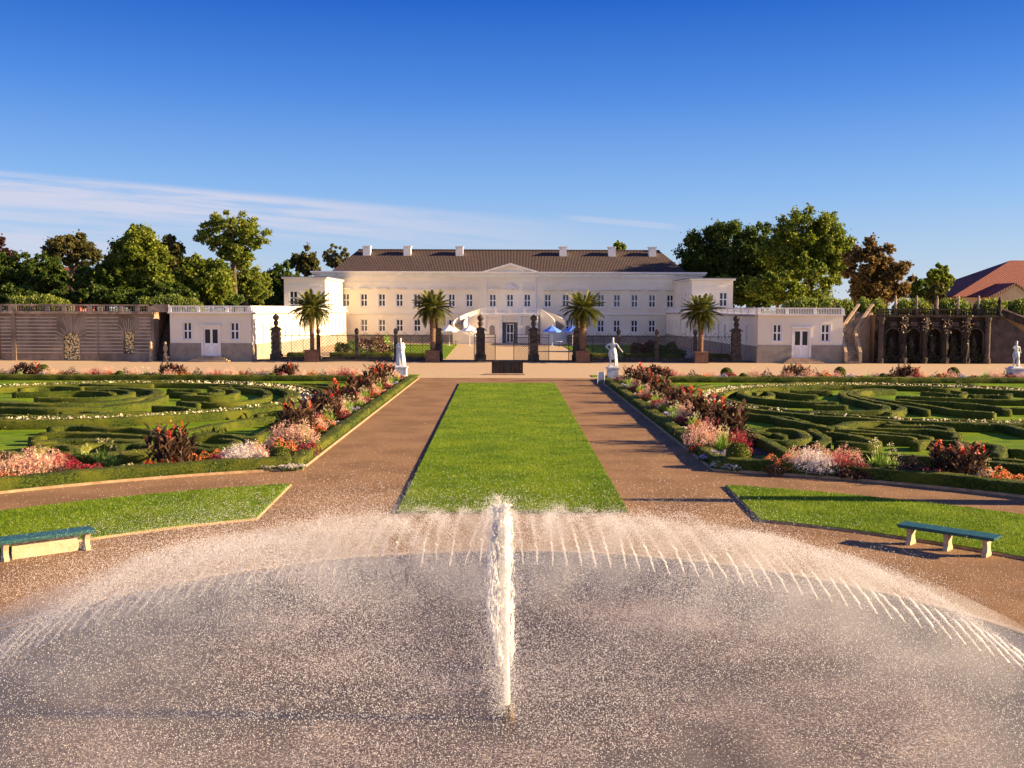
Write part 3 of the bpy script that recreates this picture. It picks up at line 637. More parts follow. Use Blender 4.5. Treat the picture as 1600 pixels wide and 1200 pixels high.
# front borders following the curve round the fountain plaza
wl = 'from left in left front border'; wr = 'from left in right front border'
for k, x, y, s in (('orange',8,762,.8),('grass',16,752,1.3),('grass',40,748,1.4),('grass',62,747,1.3),('grass',80,738,1.1),('rgrass',96,740,1.1),('bronze',92,748,.7),('crimson',112,744,.8),('crimson',125,742,.8),('crimson',142,741,.8),('lily',132,727,.9),('lily',160,729,1.1),('lily',177,733,.9),
                   ('bronze',190,724,.6),('yellow',195,741,.7),('yellow',210,739,.8),('yellow',224,737,.7),('violet',204,743,.5),('red',238,738,.8),('red',250,736,.7),('red',264,735,.7),('canna',260,733,1.35),('dark',276,731,1.2),('violet',292,734,.6),('white',284,735,.5),('white',312,732,.5),
                   ('orange',302,727,.9),('orange',320,727,.8),('crimson',338,727,.8),('orange',345,722,.8),('wgrass',368,726,1.2),('wgrass',386,724,1.3),('grass',400,722,1.0),('crimson',352,728,.6)): ppx(k, x, y, s, wl)
for k, x, y, s in (('orange',1203,735,.95),('orange',1222,737,1.0),('bronze',1210,741,.6),('grass',1246,737,1.1),('wgrass',1266,740,1.3),('wgrass',1286,742,1.2),('grass',1276,734,1.2),('rgrass',1316,742,1.2),('grass',1322,735,1.2),('crimson',1338,745,.9),('bronze',1330,747,.9),('crimson',1356,747,.8),('red',1378,748,.6),
                   ('lily',1374,738,1.3),('lily',1392,741,1.0),('bronze',1404,747,.9),('bronze',1420,749,1.1),('bronze',1432,747,.9),('white',1414,753,.4),('crimson',1456,751,.8),('yellow',1440,752,.5),('canna',1484,748,1.15),('canna',1512,752,1.2),('dark',1499,746,1.0),
                   ('violet',1504,759,.6),('violet',1518,760,.6),('white',1528,761,.5),('crimson',1490,758,.6),('lily',1538,752,.9),('wgrass',1540,757,.8),('orange',1556,761,1.0),('orange',1577,762,1.0),('red',1566,766,.8),('crimson',1548,764,.7)): ppx(k, x, y, s, wr)
# rear borders
rr = np.random.default_rng(91)
for sg in (-1, 1):
    wb = 'from middle in rear %s border' % ('left' if sg<0 else 'right')
    x = 11.6; i = 0; seq = ['grass','rgrass','grass','bronze','orange','grass','grey','crimson','lily','grass','bronze','red']
    while x < 42:
        plant(seq[i % 12], sg*x, 78.0+rr.uniform(-.7,.7), rr.uniform(.8,1.05), wb); i += 1; x += rr.uniform(.6,.95)
    for px in ((38, 268, 447) if sg<0 else (1028, 1246, 1417)):
        xx = X_at(px, 78); plant('dark', xx, 78.2, .95, wb); plant('canna', xx+.55, 78.0, .78, wb); plant('dark', xx-.6, 78.0, .8, wb); plant('wgrass', xx, 77.1, .6, wb)
    for px, s, yy in (((66,1.45,80.6),(184,1.0,77.4),(425,1.0,77.4)) if sg<0 else ((1137,1.5,80.6),(1163,1.0,77.4),(1315,1.45,80.6),(1383,1.0,77.4),(1493,1.5,80.6))):
        plant('ball', X_at(px, yy), yy, s*.72, wb)
# ------------------------------------------------------------------ fountain basin and water
M['wet_stone'] = noise_mat('wet_stone', (.20,.14,.10), (.34,.25,.18), scale=3, bump=.3, rough=.5)
def ring(m, r0, r1, z0, z1, c=FC, n=96):
    a = [2*math.pi*i/n for i in range(n)]
    vs = []
    for r, z in ((r0,z0),(r1,z0),(r1,z1),(r0,z1)): vs += [(c.x+r*math.sin(q), c.y+r*math.cos(q), z) for q in a]
    fs = [(j*n+i, j*n+(i+1)%n, ((j+1)%4)*n+(i+1)%n, ((j+1)%4)*n+i) for j in range(4) for i in range(n)]
    return m.add(vs, fs)
tag(ring(MB(), 9.4, 9.56, -.05, .065).build('basin_rim', 'wet_stone'), 'low wet stone rim round the big round fountain basin', 'fountain basin')
m, nt, b = new_mat('pool_water'); L = nt.links.new
g = N(nt,'ShaderNodeNewGeometry')
n1 = N(nt,'ShaderNodeTexNoise', Scale=26, Detail=4, Roughness=.7); L(g.outputs['Position'], n1.inputs['Vector'])
n2 = N(nt,'ShaderNodeTexNoise', Scale=.32, Detail=3, Roughness=.6); L(g.outputs['Position'], n2.inputs['Vector'])
ad = N(nt,'ShaderNodeMath', operation='MULTIPLY_ADD'); L(n2.outputs['Fac'], ad.inputs[0]); ad.inputs[1].default_value=.5; L(n1.outputs['Fac'], ad.inputs[2])
r = N(nt,'ShaderNodeValToRGB'); e = r.color_ramp.elements; e[0].position=.55; e[0].color=(.024,.018,.018,1); e[1].position=.95; e[1].color=(.45,.37,.31,1); x_=r.color_ramp.elements.new(.75); x_.color=(.075,.055,.045,1)
cc_ = N(nt,'ShaderNodeVectorMath', operation='DISTANCE'); L(g.outputs['Position'], cc_.inputs[0]); cc_.inputs[1].default_value = (FC.x, FC.y, .05)
calm = N(nt,'ShaderNodeMapRange'); calm.interpolation_type='SMOOTHSTEP'; L(cc_.outputs['Value'], calm.inputs[0]); calm.inputs[1].default_value=5.8; calm.inputs[2].default_value=7.3; calm.inputs[3].default_value=0; calm.inputs[4].default_value=.22
sb_ = N(nt,'ShaderNodeMath', operation='SUBTRACT'); L(ad.outputs[0], sb_.inputs[0]); L(calm.outputs[0], sb_.inputs[1]); L(sb_.outputs[0], r.inputs[0]); L(r.outputs[0], b.inputs['Base Color'])
b.inputs['Roughness'].default_value=.14; b.inputs['IOR'].default_value=1.33; b.inputs['Specular IOR Level'].default_value=.5
n3 = N(nt,'ShaderNodeTexNoise', Scale=11, Detail=5, Roughness=.7); L(g.outputs['Position'], n3.inputs['Vector'])
bp = N(nt,'ShaderNodeBump', Strength=.55, Distance=.05); L(n3.outputs['Fac'], bp.inputs['Height']); L(bp.outputs[0], b.inputs['Normal'])
M['pool_water'] = m
nr, na = 90, 260; V = []
for i in range(nr+1):
    q = np.arange(na)*2*math.pi/na; rr_ = 9.42*i/nr+1e-4; V.append(np.stack([FC.x+rr_*np.sin(q), FC.y+rr_*np.cos(q), np.zeros(na)],1))
V = np.concatenate(V); V[:,2] = .045 + cnoise(V, 5, 3)*.010+cnoise(V, 13, 4)*.006
idx = np.arange(len(V)).reshape(nr+1, na); Fq = np.stack([idx[:-1], np.roll(idx[:-1],-1,1), np.roll(idx[1:],-1,1), idx[1:]],-1).reshape(-1,4)
struct(npobj('water', V, Fq, 'pool_water', smooth=True))
def water_mat(name, c, tr=.35, rough=.3):
    m, nt, b = new_mat(name); b.inputs['Base Color'].default_value = rgb(c); b.inputs['Roughness'].default_value = rough; b.inputs['Specular IOR Level'].default_value=.5
    t = N(nt,'ShaderNodeBsdfTranslucent'); t.inputs['Color'].default_value = rgb(c); ms = N(nt,'ShaderNodeMixShader'); ms.inputs[0].default_value = tr
    nt.links.new(b.outputs[0], ms.inputs[1]); nt.links.new(t.outputs[0], ms.inputs[2]); nt.links.new(ms.outputs[0], nt.nodes['Material Output'].inputs['Surface']); return m
M['foam'] = water_mat('foam', (.95,.95,.95), .6)
fn_ = M['foam'].node_tree; tp = N(fn_,'ShaderNodeBsdfTransparent'); mt = N(fn_,'ShaderNodeMixShader'); mt.inputs[0].default_value = .28; o_ = fn_.nodes['Material Output'].inputs['Surface']; fn_.links.new(o_.links[0].from_socket, mt.inputs[1]); fn_.links.new(tp.outputs[0], mt.inputs[2]); fn_.links.new(mt.outputs[0], o_); M['droplet'] = water_mat('droplet', (.93,.92,.94), .45)
VI, VZ, RJ, NJ = 5.4, 5.95, 7.85, 161
def ball(t, z0=.12): return RJ-VI*t, z0+VZ*t-4.905*t*t
# the ring of inward jets: one thing per jet
def make_jet(k, dif=1.0):
    r = np.random.default_rng(200+k); t = thing('fountain_jet', 'thin inward-arching jet in the ring of identical jets round the tall fountain column', 'water jet', group='jets of the ring fountain')
    m = MB(); m.lathe([(.022,-.06),(.022,.06),(.014,.10)], n=8); m.build('nozzle', 'iron', t)
    # the jet's own frame: origin at nozzle, inward = -Y
    ts = np.linspace(0, .13, 12); pts = [(r.normal()*.006*i/3, -VI*a, .10+VZ*a-4.905*a*a) for i, a in enumerate(ts)]
    mb = MB().tube(pts, [(.008+.011*(i/11)*(1 if i<7 else (11.5-i)/5))/dif**.5 for i in range(12)], 6); V0 = np.array(mb.v); V0 += r.normal(size=V0.shape)*.006
    n = 2300; tt = .02+.95*r.uniform(0,1,n)**1.15; sg_ = (.008+.20*tt**1.35)*dif*(.6+.8*r.uniform(0,1,n)**3)
    C = np.stack([r.normal(size=n)*sg_, -VI*tt+r.normal(size=n)*sg_*1.5, .10+VZ*tt-4.905*tt*tt-abs(r.normal(size=n))*sg_*1.7+r.normal(size=n)*sg_*.5],1)
    V1, F1 = drops(C, r.uniform(.003,.0078,n), r)
    npobj('spray_stream', *[np.concatenate([V0,V1]), [np.array([f for f in mb.f if len(f)==4]), F1+len(V0)]], 'droplet', t)
    index_children(t); return t
jp = [make_jet(k) for k in range(5)]; jd = [make_jet(10+k, 1.5) for k in range(3)]; nd_ = 0
for i in range(NJ):
    a = 2*math.pi*i/NJ; a = a if a<math.pi else a-2*math.pi
    if abs(a) > 1.45: continue
    if a < -.42: o = jd[nd_] if nd_ < 3 else copy_tree(jd[nd_ % 3]); nd_ += 1
    else: o = jp[i] if i < 5 else copy_tree(jp[int(RNG.integers(5))])
    o.location = (FC.x+RJ*math.sin(a), FC.y+RJ*math.cos(a), .05); o.rotation_euler = (0,0,-a); o.rotation_euler = (0,RNG.normal()*.03,-a+RNG.normal()*.035); s_ = RNG.uniform(.84,1.10); o.scale = (1,s_*RNG.uniform(.93,1.07),s_)
# falling spray of the whole bell
def spray(n, t0, t1, s0, s1, rmin, rmax, seed, pw=1.0, drift=.15, front=1.0):
    r = np.random.default_rng(seed); a = np.floor(r.uniform(0,NJ,n))*2*math.pi/NJ; tt = t0+(t1-t0)*r.uniform(0,1,n)**pw
    am = .75+.35*np.sin(a*9+1.3)+.25*np.sin(a*23); k = r.uniform(0,1.2,n) < am; a, tt = a[k], tt[k]; n = len(a)
    vf = 1+.05*r.normal(size=n); rad = RJ-VI*tt*vf; z = .12+VZ*tt*vf-4.905*tt*tt; s = s0+(s1-s0)*(tt/t1)**1.4
    C = np.stack([FC.x+rad*np.sin(a), FC.y+rad*np.cos(a), z],1)+r.normal(size=(n,3))*s[:,None]; C[:,0] -= drift*tt*tt*2
    z_ = C[:,2]; C = C[(z_>.06)]; return C, r.uniform(rmin,rmax,len(C))
pa = [spray(105000,.28,.85,.05,.40,.0028,.0075,1), spray(70000,.7,1.35,.25,.8,.003,.0085,2)]
r = np.random.default_rng(61); n = 48000; a = r.uniform(-1.7,-.25,n); tt = r.uniform(.15,.7,n); rad = RJ-VI*tt+abs(r.normal(size=n))*.75
pa.append((np.stack([FC.x+rad*np.sin(a)-.3, FC.y+rad*np.cos(a), np.abs(VZ*tt-4.905*tt*tt+r.normal(size=n)*.35)+.1],1), r.uniform(.003,.006,n)))
r = np.random.default_rng(5); n = 110000; rad = np.where(r.uniform(0,1,n)<.86, 6.9, 9.3)*np.sqrt(r.uniform(0,1,n)); a = r.uniform(0,6.28,n)
pa.append((np.stack([FC.x+rad*np.sin(a), FC.y+rad*np.cos(a), .06+r.exponential(.25,n)],1), r.uniform(.003,.0085,n)))
n = 24000; a = r.uniform(-1.8,1.8,n); rad = 7.5+abs(r.normal(size=n))*1.0
pa.append((np.stack([FC.x+rad*np.sin(a), FC.y+rad*np.cos(a), .05+r.uniform(0,1.9,n)*np.exp(-(rad-7.5)/2.0)],1), r.uniform(.003,.0055,n)))
C = np.concatenate([p[0] for p in pa]); S = np.concatenate([p[1] for p in pa])
# nothing visible falls outside the camera's view cone by much: keep what can be seen from here and a step aside
gn = cnoise(C*np.array([1,.6,.4]), .9, 12)+.6*cnoise(C*np.array([1,.5,.4]), 2.6, 13)
k = (C[:,1] > 4.5) & (r.uniform(0,1,len(C)) < np.clip(.62+.75*gn,.18,1)); C, S = C[k], S[k]
r = np.random.default_rng(55)
V, Fq = drops(C, S)
stuff(npobj('fountain_spray', V, Fq, 'droplet'), 'fine white spray falling all over the round fountain basin', 'spray')
# fine mist hanging in the bell
mm = bpy.data.materials.new('mist'); mm.use_nodes = True; nt = mm.node_tree; L = nt.links.new; nt.nodes.remove(nt.nodes['Principled BSDF'])
pv = N(nt,'ShaderNodeVolumePrincipled'); pv.inputs['Color'].default_value=(.98,.96,.96,1); pv.inputs['Anisotropy'].default_value=.25
g = N(nt,'ShaderNodeTexCoord'); sx_ = N(nt,'ShaderNodeSeparateXYZ'); L(g.outputs['Object'], sx_.inputs[0])
at = N(nt,'ShaderNodeMath', operation='ARCTAN2'); L(sx_.outputs[0], at.inputs[0]); L(sx_.outputs[1], at.inputs[1])
ln2 = N(nt,'ShaderNodeVectorMath', operation='LENGTH'); L(g.outputs['Object'], ln2.inputs[0])
cx_ = N(nt,'ShaderNodeCombineXYZ'); m1 = N(nt,'ShaderNodeMath', operation='MULTIPLY'); L(at.outputs[0], m1.inputs[0]); m1.inputs[1].default_value = 9.0; L(m1.outputs[0], cx_.inputs[0])
m2 = N(nt,'ShaderNodeMath', operation='MULTIPLY'); L(ln2.outputs['Value'], m2.inputs[0]); m2.inputs[1].default_value = .55; L(m2.outputs[0], cx_.inputs[1]); L(sx_.outputs[2], cx_.inputs[2])
n1 = N(nt,'ShaderNodeTexNoise', Scale=1.0, Detail=4, Roughness=.6); L(cx_.outputs[0], n1.inputs['Vector'])
mr = N(nt,'ShaderNodeMapRange'); mr.inputs[1].default_value = .42; mr.inputs[2].default_value = .72; mr.inputs[3].default_value = .0; mr.inputs[4].default_value = .34; L(n1.outputs['Fac'], mr.inputs[0])
rf = N(nt,'ShaderNodeMapRange'); rf.interpolation_type='SMOOTHSTEP'; rf.inputs[1].default_value = 3.2; rf.inputs[2].default_value = 5.6; rf.inputs[3].default_value = .12; rf.inputs[4].default_value = 1.0; L(ln2.outputs['Value'], rf.inputs[0])
mm_ = N(nt,'ShaderNodeMath', operation='MULTIPLY'); L(mr.outputs[0], mm_.inputs[0]); L(rf.outputs[0], mm_.inputs[1]); ry = N(nt,'ShaderNodeMapRange'); ry.interpolation_type='SMOOTHSTEP'; ry.inputs[1].default_value=-3.0; ry.inputs[2].default_value=3.5; ry.inputs[3].default_value=.32; ry.inputs[4].default_value=1.0; L(sx_.outputs[1], ry.inputs[0]); m5 = N(nt,'ShaderNodeMath', operation='MULTIPLY'); L(mm_.outputs[0], m5.inputs[0]); L(ry.outputs[0], m5.inputs[1]); L(m5.outputs[0], pv.inputs['Density'])
L(pv.outputs[0], nt.nodes['Material Output'].inputs['Volume'])
mist = MB().lathe([(8.0,.12),(8.1,.5),(7.6,1.0),(6.6,1.5),(5.4,1.85),(4.0,1.95),(2.6,1.8),(1.6,1.6),(1.0,.9),(.8,.13)], c=(0,0,0), n=64).build('mist', mm)
mist.location = (FC.x-.15, FC.y, 0); stuff(mist, 'thin pale mist hanging in the bell of water jets', 'mist')
# the tall column
t = thing('fountain_column', 'tall foaming white water column rising from the centre of the fountain', 'fountain', (FC.x, FC.y, 0))
MB().lathe([(.09,-.05),(.09,.10),(.055,.16),(.05,.24)], c=(FC.x,FC.y,0), n=14).build('nozzle', 'rust_iron', t)
r = np.random.default_rng(77)
def xoff(z): return -.105*(z/3.0)**.8
def core(seed, rscale, zt, amp, dx=0.):
    zz = np.linspace(.2, zt, 150); na = 40; V = []
    for z in zz:
        f = z/3.0; rad = (.030+.052*f**.5 + .050*max(0,f-.30))*rscale
        if z > zt-.12: rad *= math.sqrt(max(.03,(zt-z)/.12))
        q = np.arange(na)*2*math.pi/na; V.append(np.stack([FC.x+xoff(z)+dx*f+rad*np.cos(q), FC.y+rad*np.sin(q), np.full(na,z)],1))
    V = np.concatenate(V); c_ = np.stack([FC.x+np.array([xoff(z) for z in V[:,2]])+dx*V[:,2]/3, np.full(len(V),FC.y), V[:,2]],1); d = V-c_
    f = np.clip(V[:,2]/3,0,1); nn = cnoise(V*np.array([1,1,.45]), 26, seed)+.8*cnoise(V*np.array([1,1,.5]), 60, seed+1)+.35*r.normal(size=len(V))
    V = c_+d*(1+amp*(nn*(.15+f))[:,None]); V[:,2] += nn*.03*f
    idx = np.arange(len(V)).reshape(150,na); return V, np.stack([idx[:-1], np.roll(idx[:-1],-1,1), np.roll(idx[1:],-1,1), idx[1:]],-1).reshape(-1,4)
ps = [core(1,.80,2.84,.26), core(5,.42,2.95,.6,.04), core(9,.42,2.90,.8,-.06), core(13,.28,2.7,.9,-.10)]
V, Fs = merge(ps); npobj('water_column', V, [np.concatenate(Fs)], 'foam', t, True)
# torn strands and drops falling back, mostly on the left
mb = MB()
for i in range(900):
    top = r.uniform(.9, 2.85)**1.0; ln_ = r.uniform(.03,.17); side = -1 if r.uniform()<.78 else 1
    sp_ = (.07+.15*math.sin(math.pi*min(1,max(0,(2.95-top)/2.3)))*r.uniform(.2,1.25)) if side<0 else .09+.05*r.uniform(0,1)
    q = r.uniform(-1.2,1.2); x = FC.x+xoff(top)+side*sp_*math.cos(q); y = FC.y+sp_*math.sin(q)
    k = 5; pts = [(x+r.normal()*.008, y+r.normal()*.008, top-ln_*j/(k-1)) for j in range(k)]; mb.tube(pts, [max(.0015,r.uniform(.002,.0075)*math.sin(math.pi*(j+.6)/(k+.2))) for j in range(k)], 5)
for i in range(26):                                                   # splash crown at the tip and flung tongues
    z0 = r.uniform(2.55,2.9); q = r.uniform(0,6.28); l = r.uniform(.06,.20); x0 = FC.x+xoff(z0)
    pts = [(x0+math.cos(q)*(.06+l*.55*j/5), FC.y+math.sin(q)*(.06+l*.5*j/5), z0+l*(1.1*j/5-.6*(j/5)**2)) for j in range(6)]; mb.tube(pts, [.022*(1-j/6.2) for j in range(6)], 6)
mb.build('torn_strands', 'foam', t, True)
n = 15000; z = r.uniform(.15,3.05,n); sd_ = np.where(r.uniform(0,1,n)<.72,-1,1); w_ = np.where(sd_<0,.13+.22*np.sin(np.pi*np.clip((3-z)/2.6,0,1)),.13)
C = np.stack([FC.x-.105*(z/3)**.8+sd_*abs(r.normal(size=n))*w_*.8, FC.y+r.normal(size=n)*.14, z],1); npobj('drops', *drops(C, r.uniform(.0025,.008,n), r), 'foam', t)

# ------------------------------------------------------------------ benches
def bench(sg, lab, panel):
    A = (G(1423,850), G(1541,869)); a = Vector((A[0].x*sg, A[0].y, 0)); b = Vector((A[1].x*sg, A[1].y, 0))
    if panel: a = G(135,858); b = G(8,875.5)
    d = b-a; ln_ = d.length; rz = math.atan2(d.y, d.x); c = (a+b)/2
    t = thing('garden_bench', lab, 'bench', (0,0,0)); ov = .24 if not panel else .14
    for j in range(4):
        y = -.195+j*.13; m = MB().box((0,y,.455),(ln_+2*ov,.118,.045)); m.build('seat_board', 'wood_green', t)
    MB().bx(-ln_/2-ov+.02,ln_/2+ov-.02,-.235,-.222,.40,.475).bx(-ln_/2-ov+.02,ln_/2+ov-.02,.222,.235,.40,.475).build('seat_edge', 'wood_green', t)
    for x in ((-ln_/2,0,ln_/2) if not panel else (-ln_/2,ln_/2)):
        m = MB(); w_=.055; pr = [(-.17,0),(.17,0),(.17,.06),(.11,.14),(.10,.24),(.15,.34),(.19,.43),(-.19,.43),(-.15,.34),(-.10,.24),(-.11,.14),(-.17,.06)]; n = len(pr)
        m.add([(x-w_,p,q) for p,q in pr]+[(x+w_,p,q) for p,q in pr], [tuple(range(n))[::-1],tuple(range(n,2*n))]+[(i,(i+1)%n,n+(i+1)%n,n+i) for i in range(n)]); m.build('leg', 'bench_stone', t)
    if panel: MB().bx(-ln_/2+.17,ln_/2-.14,-.03,.03,.0,.40).build('stone_panel', 'bench_stone', t)
    t.location = (c.x, c.y, 0.0); t.rotation_euler = (0,0,rz); return t
bench(1, 'backless green bench on three stone legs before the right curved lawn', False)
bench(-1, 'green bench with a pale stone panel beneath at the left edge', True)

# ------------------------------------------------------------------ marble statues (skin-modifier figures)
def figure(name, J, E, rad, parent, mat='marble', sub=2, root=0):
    me = bpy.data.meshes.new(name); me.from_pydata(J, E, []); me.update(); o = link(name, me, mat, parent)
    s = o.modifiers.new('skin', 'SKIN'); s.use_smooth_shade = True
    if not me.skin_vertices: me.attributes  # ensure layer below
    return o, s
def skin_fig(name, J, E, rad, parent, mat='marble', sub=2):
    me = bpy.data.meshes.new(name); me.from_pydata(J, E, []); me.update(); o = link(name, me, mat, parent)
    bm = bmesh.new(); bm.from_mesh(me); ly = bm.verts.layers.skin.verify(); bm.verts.ensure_lookup_table()
    for i, v in enumerate(bm.verts): v[ly].radius = (rad[i], rad[i]) if not hasattr(rad[i],'__len__') else rad[i]; v[ly].use_root = (i == 0)
    bm.to_mesh(me); bm.free()
    s = o.modifiers.new('skin','SKIN'); s.use_smooth_shade = True; s.branch_smoothing = .4
    q = o.modifiers.new('sub','SUBSURF'); q.levels = sub; q.render_levels = sub; return o
import bmesh
def statue(px, pybase, pytop, label, pose, ped, mat='marble', flip=1, Y=None, z0=0.0, cat='statue', name='marble_statue', hfig=None):
    if Y is None: q = G(px, pybase); x, Y = q.x, q.y
    else: x = X_at(px, Y)
    t = thing(name, label, cat, (0,0,0)); ph, pw = ped
    m = MB(); m.box((0,0,.06),(pw*1.15,pw*1.15,.12)); m.box((0,0,.12+(ph-.24)/2),(pw,pw,ph-.24)); m.box((0,0,ph-.06),(pw*1.18,pw*1.18,.12)); m.box((0,0,ph+.06),(pw*.86,pw*.86,.12), taper=.8); m.build('pedestal', mat if mat!='marble' else 'marble', t)
    J = [(0,0,.98),(0,-.01,1.15),(0,-.02,1.38),(0,-.01,1.52),(0,-.03,1.60),(0,-.04,1.74),       # pelvis, waist, chest, neck, head
         (-.12,0,.90),(-.15,-.05,.50),(-.14,.02,.08),(-.14,-.12,.04),                             # left leg
         (.12,0,.90),(.13,-.10,.52),(.17,.0,.08),(.17,-.14,.04),                                  # right leg
         (-.21,0,1.44),(.21,0,1.44)]
    E = [(0,1),(1,2),(2,3),(3,4),(4,5),(0,6),(6,7),(7,8),(8,9),(0,10),(10,11),(11,12),(12,13),(2,14),(2,15)]
    rd = [(.16,.12),(.135,.10),(.18,.12),.06,(.085,.09),(.085,.09),.10,.068,.045,.035,.10,.068,.045,.035,.07,.07]
    if pose == 'veiled': arms = [(-.26,-.10,1.20),(-.08,-.24,1.28),(.30,-.06,1.20),(.10,-.22,1.02)]
    elif pose == 'akimbo': arms = [(-.46,.03,1.24),(-.22,-.10,1.06),(.34,-.12,1.28),(.36,-.34,1.16)]
    else: arms = [(-.27,-.16,1.30),(-.30,-.30,1.52),(.28,.02,1.20),(.34,-.02,.96)]
    o = len(J); J += [arms[0],arms[1],arms[2],arms[3]]; E += [(14,o),(o,o+1),(15,o+2),(o+2,o+3)]; rd += [.048,.035,.048,.035]
    sc = (hfig or 1.9)/1.83
    J = [(flip*a*sc, b_*sc, c*sc+ph+.10) for a,b_,c in J]; rd = [((q_[0]*sc,q_[1]*sc) if hasattr(q_,'__len__') else q_*sc) for q_ in rd]
    f = skin_fig('figure', J, E, rd, t, mat)
    # drapery round the hips and over a shoulder, with folds
    r = np.random.default_rng(len(label)); nn = 40; prof = {'veiled':[(.30,.02),(.30,.35),(.27,.7),(.25,.95),(.27,1.2),(.27,1.42),(.17,1.52)], 'akimbo':[(.20,.45),(.26,.62),(.25,.85),(.22,1.05),(.17,1.12)], 'hunter':[(.18,.62),(.25,.75),(.23,.95),(.18,1.08)]}[pose]
    V = []; 
    for i in range(16):
        k = i/15*(len(prof)-1); a_ = int(min(k,len(prof)-2)); fr = k-a_; rr_ = prof[a_][0]*(1-fr)+prof[a_+1][0]*fr; z = prof[a_][1]*(1-fr)+prof[a_+1][1]*fr
        for j in range(nn):
            q = 6.2832*j/nn; fo = 1+.10*math.sin(q*7+z*3+flip)+.05*math.sin(q*13-z*5); V.append((flip*rr_*fo*math.cos(q)*sc, rr_*.72*fo*math.sin(q)*sc, (z+.05*math.sin(q+1)*(i in (0,1,15,14)))*sc+ph+.10))
    idx = np.arange(16*nn).reshape(16,nn); Fq = np.stack([idx[:-1], np.roll(idx[:-1],-1,1), np.roll(idx[1:],-1,1), idx[1:]],-1).reshape(-1,4)
    npobj('drapery', np.array(V), Fq, mat, t, True)
    m = MB().tube([(flip*.24*sc,.10*sc,ph+.1),(flip*.23*sc,.12*sc,ph+.45*sc),(flip*.20*sc,.10*sc,ph+.85*sc)], [.13*sc,.10*sc,.06*sc], 9); m.build('tree_stump_support', mat, t, True)
    m = MB(); 
    hd = Vector(J[5]); m.lathe([(.02,-.10),(.075,-.06),(.094,.0),(.085,.06),(.04,.10),(.005,.105)], c=(hd.x,hd.y+.02,hd.z+.03), n=12); m.build('hair', mat, t, True)
    if pose == 'akimbo': MB().tube([(flip*.40*sc,-.34*sc,ph+1.24*sc),(flip*.62*sc,-.30*sc,ph+.98*sc)],[.05,.03],8).build('held_scroll', mat, t, True)
    t.location = (x, Y, z0); return t
statue(626, 589.5, 532, 'white marble statue of a veiled draped woman at left of the middle path', 'veiled', (.85,.95), flip=1, hfig=2.15)
statue(957, 595, 532, 'white marble statue with hand on hip on a cubic pedestal right of the lawn', 'akimbo', (1.05,.82), flip=1, hfig=2.15)
statue(1586, 596, 540, 'white marble nude statue leaning on a stump at far right', 'hunter', (1.05,.95), flip=1, hfig=1.95)
# loose pebbles on the plaza
r = np.random.default_rng(808); n = 26000; y = r.uniform(0,1,n)**1.3*26+19; x = r.uniform(-1,1,n)*y*.52; k = ((x-FC.x)**2+(y-FC.y)**2 > 9.8**2); C = np.stack([x,y,np.full(n,.004)],1)[k]
rr_ = np.hypot(C[:,0]-FC.x, C[:,1]-FC.y); k = ~(((rr_>14.4)&(rr_<19.5)&(abs(C[:,0])>6.2)) | ((abs(C[:,0])<3.6)&(C[:,1]>27.4)) | ((rr_>22.2)&(abs(C[:,0])>6.9))); C = C[k]
M['pebble'] = leaf_mat('pebble', (.20,.13,.09), (.42,.31,.23), (.6,.52,.44), 0, .8, 2)
stuff(npobj('pebbles', *drops(C, r.uniform(.006,.018,len(C)), r), 'pebble'), 'loose pebbles scattered over the brown gravel plaza', 'gravel')
# ------------------------------------------------------------------ architecture
M['tr_ivy'] = leaf_mat('tr_ivy', (.012,.020,.008), (.025,.035,.012), (.05,.045,.02), .1)
def facade(mb, o, ud, nd, u0, u1, z0, z1, ops, dep=.28):
    o, ud, nd = Vector(o), Vector(ud), Vector(nd)
    us = sorted({u0,u1,*[v for q in ops for v in q[:2]]}); zs = sorted({z0,z1,*[v for q in ops for v in q[2:4]]})
    pt = lambda u, z, d=0: tuple(o+ud*u+Vector((0,0,z))-nd*d)
    for i in range(len(us)-1):
        for j in range(len(zs)-1):
            cu, cz = (us[i]+us[i+1])/2, (zs[j]+zs[j+1])/2
            if any(q[0]<cu<q[1] and q[2]<cz<q[3] for q in ops): continue
            mb.add([pt(us[i],zs[j]),pt(us[i+1],zs[j]),pt(us[i+1],zs[j+1]),pt(us[i],zs[j+1])], [(0,1,2,3)])
    for a, b_, c, d in ops:
        for (p, q) in (((a,c),(a,d)),((a,d),(b_,d)),((b_,d),(b_,c)),((b_,c),(a,c))):
            mb.add([pt(*p),pt(*q),pt(*q,dep),pt(*p,dep)], [(0,1,2,3)])
WPROTO = {}
